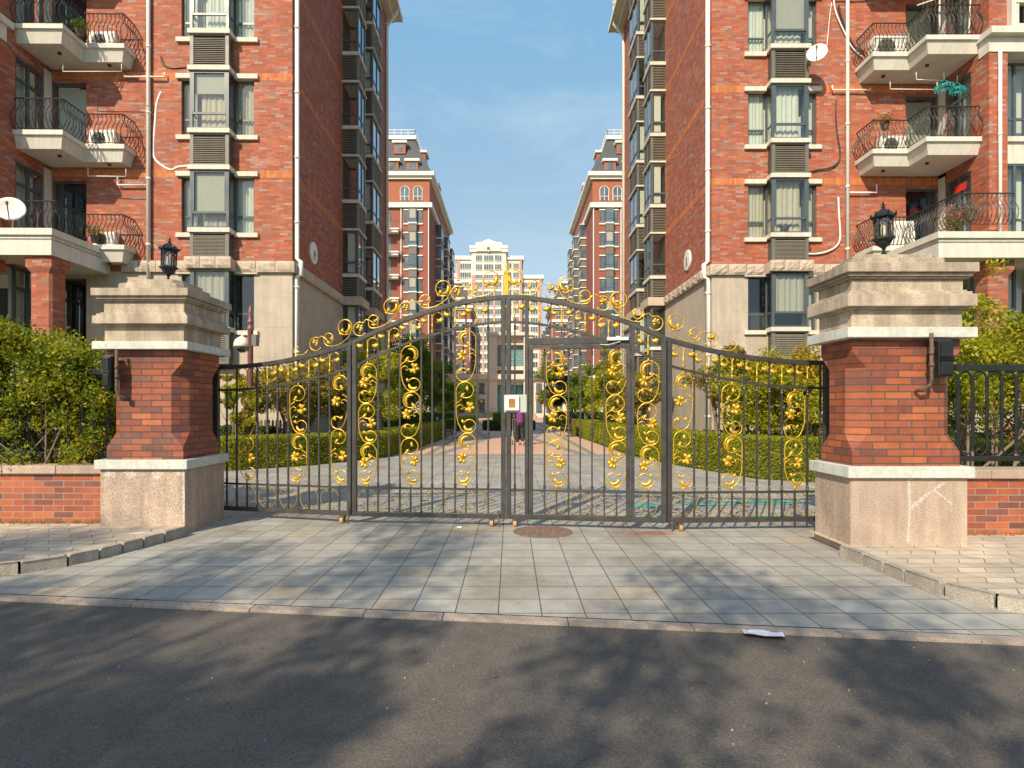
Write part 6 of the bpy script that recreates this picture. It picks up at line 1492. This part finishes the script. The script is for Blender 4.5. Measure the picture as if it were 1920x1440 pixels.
# security cage on the highest visible balcony of building 5
B = thing('window_cage', 'rusty wire cage with bamboo poles on the highest visible balcony of building 5', 'cage', (W(1770, 17.2), 17.0, 12.1)); m = MB()
for i in range(13): m.tube([(-.75 + i*.12, 0, .9), (-.75 + i*.12, 0, 3.0)], .009, 4)
for i in range(12): m.tube([(-.75, -.01, .95 + i*.18), (.7, -.01, .95 + i*.18)], .006, 4)
m.build('wire_grid', 'rust', B); m = MB(); m.tube([(-1.0, -.1, 1.0), (.6, -.2, 1.5)], .018, 5); m.tube([(-.35, -.1, .3), (-.35, -.1, 3.0)], .02, 5); m.tube([(.5, -.1, .2), (.62, -.1, 3.0)], .02, 5); m.build('bamboo_pole', 'whitep', B)
# plush toy shape on the inner sill of the right window column
m = MB(); m.ball((0, 0, 0), .13, 10, 7); m.ball((-.11, 0, .13), .05, 8, 6); m.ball((.11, 0, .13), .05, 8, 6); o = m.build('soft_toy', 'iron'); o.location = (W(1472, 18.2), 18.26, ZZ(431, 18.2)); tag(o, 'dark round plush toy behind the lower pane of a bay on building 5', 'toy')
# orange picket fence, brown picket fence by the left building
def picket(name, x0, x1, y, h, mat, label, step=.11, lattice=False):
    B = thing(name, label, 'fence', (x0, y, 0)); L = x1 - x0
    m = MB(); m.box(0, 0, h*.3, L, .03, h*.3+.05); m.box(0, 0, h*.75, L, .03, h*.75+.05); m.build('rail', mat, B)
    n = int(L/step)
    for i in range(min(n, 60)):
        m = MB(); m.box(i*step, -.015, 0, i*step+step*.6, -.001, h); m.loft([[(i*step, -.015, h), (i*step+step*.6, -.015, h), (i*step+step*.6, -.001, h), (i*step, -.001, h)], [(i*step+step*.3-.003, -.015, h+.05), (i*step+step*.3+.003, -.015, h+.05), (i*step+step*.3+.003, -.001, h+.05), (i*step+step*.3-.003, -.001, h+.05)]]); m.build('picket', mat, B)
picket('picket_fence', W(120, 10.4), W(206, 10.4), 10.4, 1.75, 'orangep', 'orange wooden picket fence behind the dense shrub, beside the smaller pillar', .16)
picket('picket_fence', W(432, 17.15), W(545, 17.15), 17.15, 1.12, 'wood', 'low brown picket fence at the wall of building 6')
# path lights row far left
for k, (px, y) in enumerate(((815, 40), (848, 47), (867, 52))):
    m = MB(); m.lathe([(.03, 0), (.03, .55), (.09, .58), (.09, .72), (.02, .76)], 0, 0, 0, 10); o = m.build('path_light', 'plastic'); o.location = (W(px, y) - 1.2, y, 0)
    tag(o, ['white garden light nearest the left bench', 'second white garden light beyond the left bench', 'farthest white garden light on the left'][k], 'garden light', 'white garden lights')
# two white statues by the right-hand tower
for px, lab in ((1113, 'white stone statue left of the pair before the right brick tower'), (1130, 'white stone statue right of the pair before the right brick tower')):
    yy_ = 68; B = thing('statue', lab, 'statue', (W(px, yy_), yy_, 0))
    m = MB(); m.box(-.45, -.45, 0, .45, .45, 2.6); m.box(-.6, -.6, 2.6, .6, .6, 2.9); m.build('pedestal', 'farwhite', B)
    m = MB(); m.lathe([(.38, 2.9), (.32, 3.5), (.26, 4.2), (.34, 4.7), (.38, 5.1), (.30, 5.35), (.11, 5.45), (.10, 5.52)], 0, 0, 0, 12); m.ball((0, 0, 5.68), .19, 10, 8)
    m.tube([(-.34, 0, 5.2), (-.5, -.1, 4.8), (-.3, -.3, 4.6)], [.10, .08, .05], 7); m.tube([(.34, 0, 5.2), (.52, 0, 4.8), (.45, -.1, 4.3)], [.10, .08, .05], 7); m.build('figure', 'farwhite', B, smooth=True)
# maroon sign posts behind the right trees
y = 15.0; m = MB(); m.lathe([(.07, 0), (.07, 2.1), (.09, 2.12), (.02, 2.2)], 0, 0, 0, 12); o = m.build('garden_post', 'stonewall'); o.location = (W(1515, y), y, 0); tag(o, 'pale stone post beside the yellow tree near the right pillar', 'post')
# concrete bench/planter seen through the right gate
B = thing('park_bench', 'slatted bench under the trees behind the right gate', 'bench', (W(1490, 14.9), 14.9, .25), R(12))
m = MB()
for i in range(9): m.box(-.45+i*.11, 0, .35, -.39+i*.11, .5, .39)
m.build('seat', 'wood', B)
for s_ in (-.4, .45): m = MB(); m.box(s_-.03, .02, -.25, s_+.03, .48, .35); m.build('leg', 'wood', B)

# woman with a pushchair walking away
def skin_mesh(name, verts, edges, radii, mat, parent, sub=2):
    me = bpy.data.meshes.new(name); me.from_pydata(verts, edges, []); o = bpy.data.objects.new(name, me); C.objects.link(o)
    me.materials.append(M[mat])
    s = o.modifiers.new('skin', 'SKIN'); s.use_smooth_shade = True
    for i, r_ in enumerate(radii):
        me.skin_vertices[0].data[i].radius = r_ if isinstance(r_, tuple) else (r_, r_); me.skin_vertices[0].data[i].use_root = (i == 0)
    b = o.modifiers.new('sub', 'SUBSURF'); b.levels = b.render_levels = sub
    if parent is not None: o.parent = parent
    return o
y = 23.6; x = W(975, y); Pp = thing('person', 'person in purple jacket and black trousers pushing a pushchair away', 'person', (x, y, 0))
def ensure_skin(me):
    if not me.skin_vertices: 
        bm = bmesh.new(); bm.from_mesh(me); bm.verts.layers.skin.verify(); bm.to_mesh(me); bm.free()
_old = skin_mesh
def skin_mesh(name, verts, edges, radii, mat, parent, sub=2):
    me = bpy.data.meshes.new(name); me.from_pydata(verts, edges, []); ensure_skin(me)
    me.materials.append(M[mat]); o = bpy.data.objects.new(name, me); C.objects.link(o)
    for i, r_ in enumerate(radii):
        d_ = me.skin_vertices[0].data[i]; d_.radius = r_ if isinstance(r_, tuple) else (r_, r_); d_.use_root = (i == 0)
    s = o.modifiers.new('skin', 'SKIN'); s.use_smooth_shade = True
    b = o.modifiers.new('sub', 'SUBSURF'); b.levels = b.render_levels = sub
    if parent is not None: o.parent = parent
    return o
bv = [(0,0,.93),(0,0,1.08),(0,.01,1.28),(0,0,1.42),(0,.01,1.50),(0,.02,1.56),(0,.01,1.64), (-.09,0,.86),(-.10,.10,.48),(-.10,.02,.08),(-.10,.12,.03), (.09,0,.86),(.09,-.03,.48),(.10,-.20,.12),(.10,-.12,.03), (-.18,0,1.38),(-.24,.08,1.12),(-.20,.32,1.02),(-.19,.40,1.02), (.18,0,1.38),(.25,.08,1.12),(.20,.32,1.02),(.19,.40,1.02)]
be = [(0,1),(1,2),(2,3),(3,4),(4,5),(5,6),(0,7),(7,8),(8,9),(9,10),(0,11),(11,12),(12,13),(13,14),(3,15),(15,16),(16,17),(17,18),(3,19),(19,20),(20,21),(21,22)]
br = [(.06,.05),(.08,.06),(.11,.08),(.09,.07),.05,(.075,.09),(.07,.08), .055,.045,.04,.035, .055,.045,.04,.035, .05,.04,.03,.035, .05,.04,.03,.035]
skin_mesh('body', bv, be, br, 'skin', Pp)
skin_mesh('jacket', [(0,0,.82),(0,0,1.05),(0,.01,1.28),(0,0,1.43),(-.18,0,1.39),(-.25,.08,1.12),(-.20,.30,1.03),(.18,0,1.39),(.26,.08,1.12),(.20,.30,1.03)], [(0,1),(1,2),(2,3),(3,4),(4,5),(5,6),(3,7),(7,8),(8,9)], [(.18,.14),(.16,.125),(.17,.13),(.10,.09),.075,.06,.05,.075,.06,.05], 'purple', Pp)
skin_mesh('trousers', [(0,0,.94),(-.09,0,.84),(-.10,.10,.48),(-.10,.03,.10),(.09,0,.84),(.09,-.03,.48),(.10,-.19,.14)], [(0,1),(1,2),(2,3),(0,4),(4,5),(5,6)], [(.16,.12),.115,.085,.07,.115,.085,.07], 'blackcloth', Pp)
skin_mesh('hair', [(0,-.02,1.68),(0,-.035,1.60),(0,-.045,1.52)], [(0,1),(1,2)], [(.08,.085),(.085,.06),(.06,.03)], 'hair', Pp)
for s_ in (-1, 1):
    m = MB(); yy_ = .03 if s_ < 0 else -.18; z_ = 0 if s_ < 0 else .03; m.loft([[(s_*.10-.04, yy_-.05, z_), (s_*.10+.04, yy_-.05, z_), (s_*.10+.045, yy_+.18, z_), (s_*.10-.045, yy_+.18, z_)], [(s_*.10-.035, yy_-.04, z_+.09), (s_*.10+.035, yy_-.04, z_+.09), (s_*.10+.03, yy_+.14, z_+.05), (s_*.10-.03, yy_+.14, z_+.05)]]); m.build('shoe', 'curtaing', Pp, bevel=.015)
B = thing('pushchair', 'dark folding pushchair in front of the walking person', 'pushchair', (x - .03, y + .72, 0))
m = MB()
for s_ in (-.26, .26): m.tube([(s_, -.32, 1.03), (s_, -.25, .98), (s_, .35, .12)], .014, 6); m.tube([(s_, -.38, .12), (s_, .15, .75)], .014, 6)
m.tube([(-.26, -.32, 1.03), (.26, -.32, 1.03)], .016, 6); m.build('frame', 'galv', B)
m = MB(); m.box(-.22, -.1, .4, .22, .3, .46); m.loft([[(-.22, -.12, .45), (.22, -.12, .45), (.22, -.08, .45), (-.22, -.08, .45)], [(-.22, -.25, .95), (.22, -.25, .95), (.22, -.21, .95), (-.22, -.21, .95)]]); m.box(-.2, -.3, .2, .42, .1, .62); m.build('seat', 'blackcloth', B, bevel=.02)
for sx in (-.28, .28):
    for sy in (-.38, .36):
        m = MB(); m.loft([[(sx+e, sy + .09*math.cos(2*math.pi*k/16), .09 + .09*math.sin(2*math.pi*k/16)) for k in range(16)] for e in (-.02, .02)]); m.build('wheel', 'iron', B)
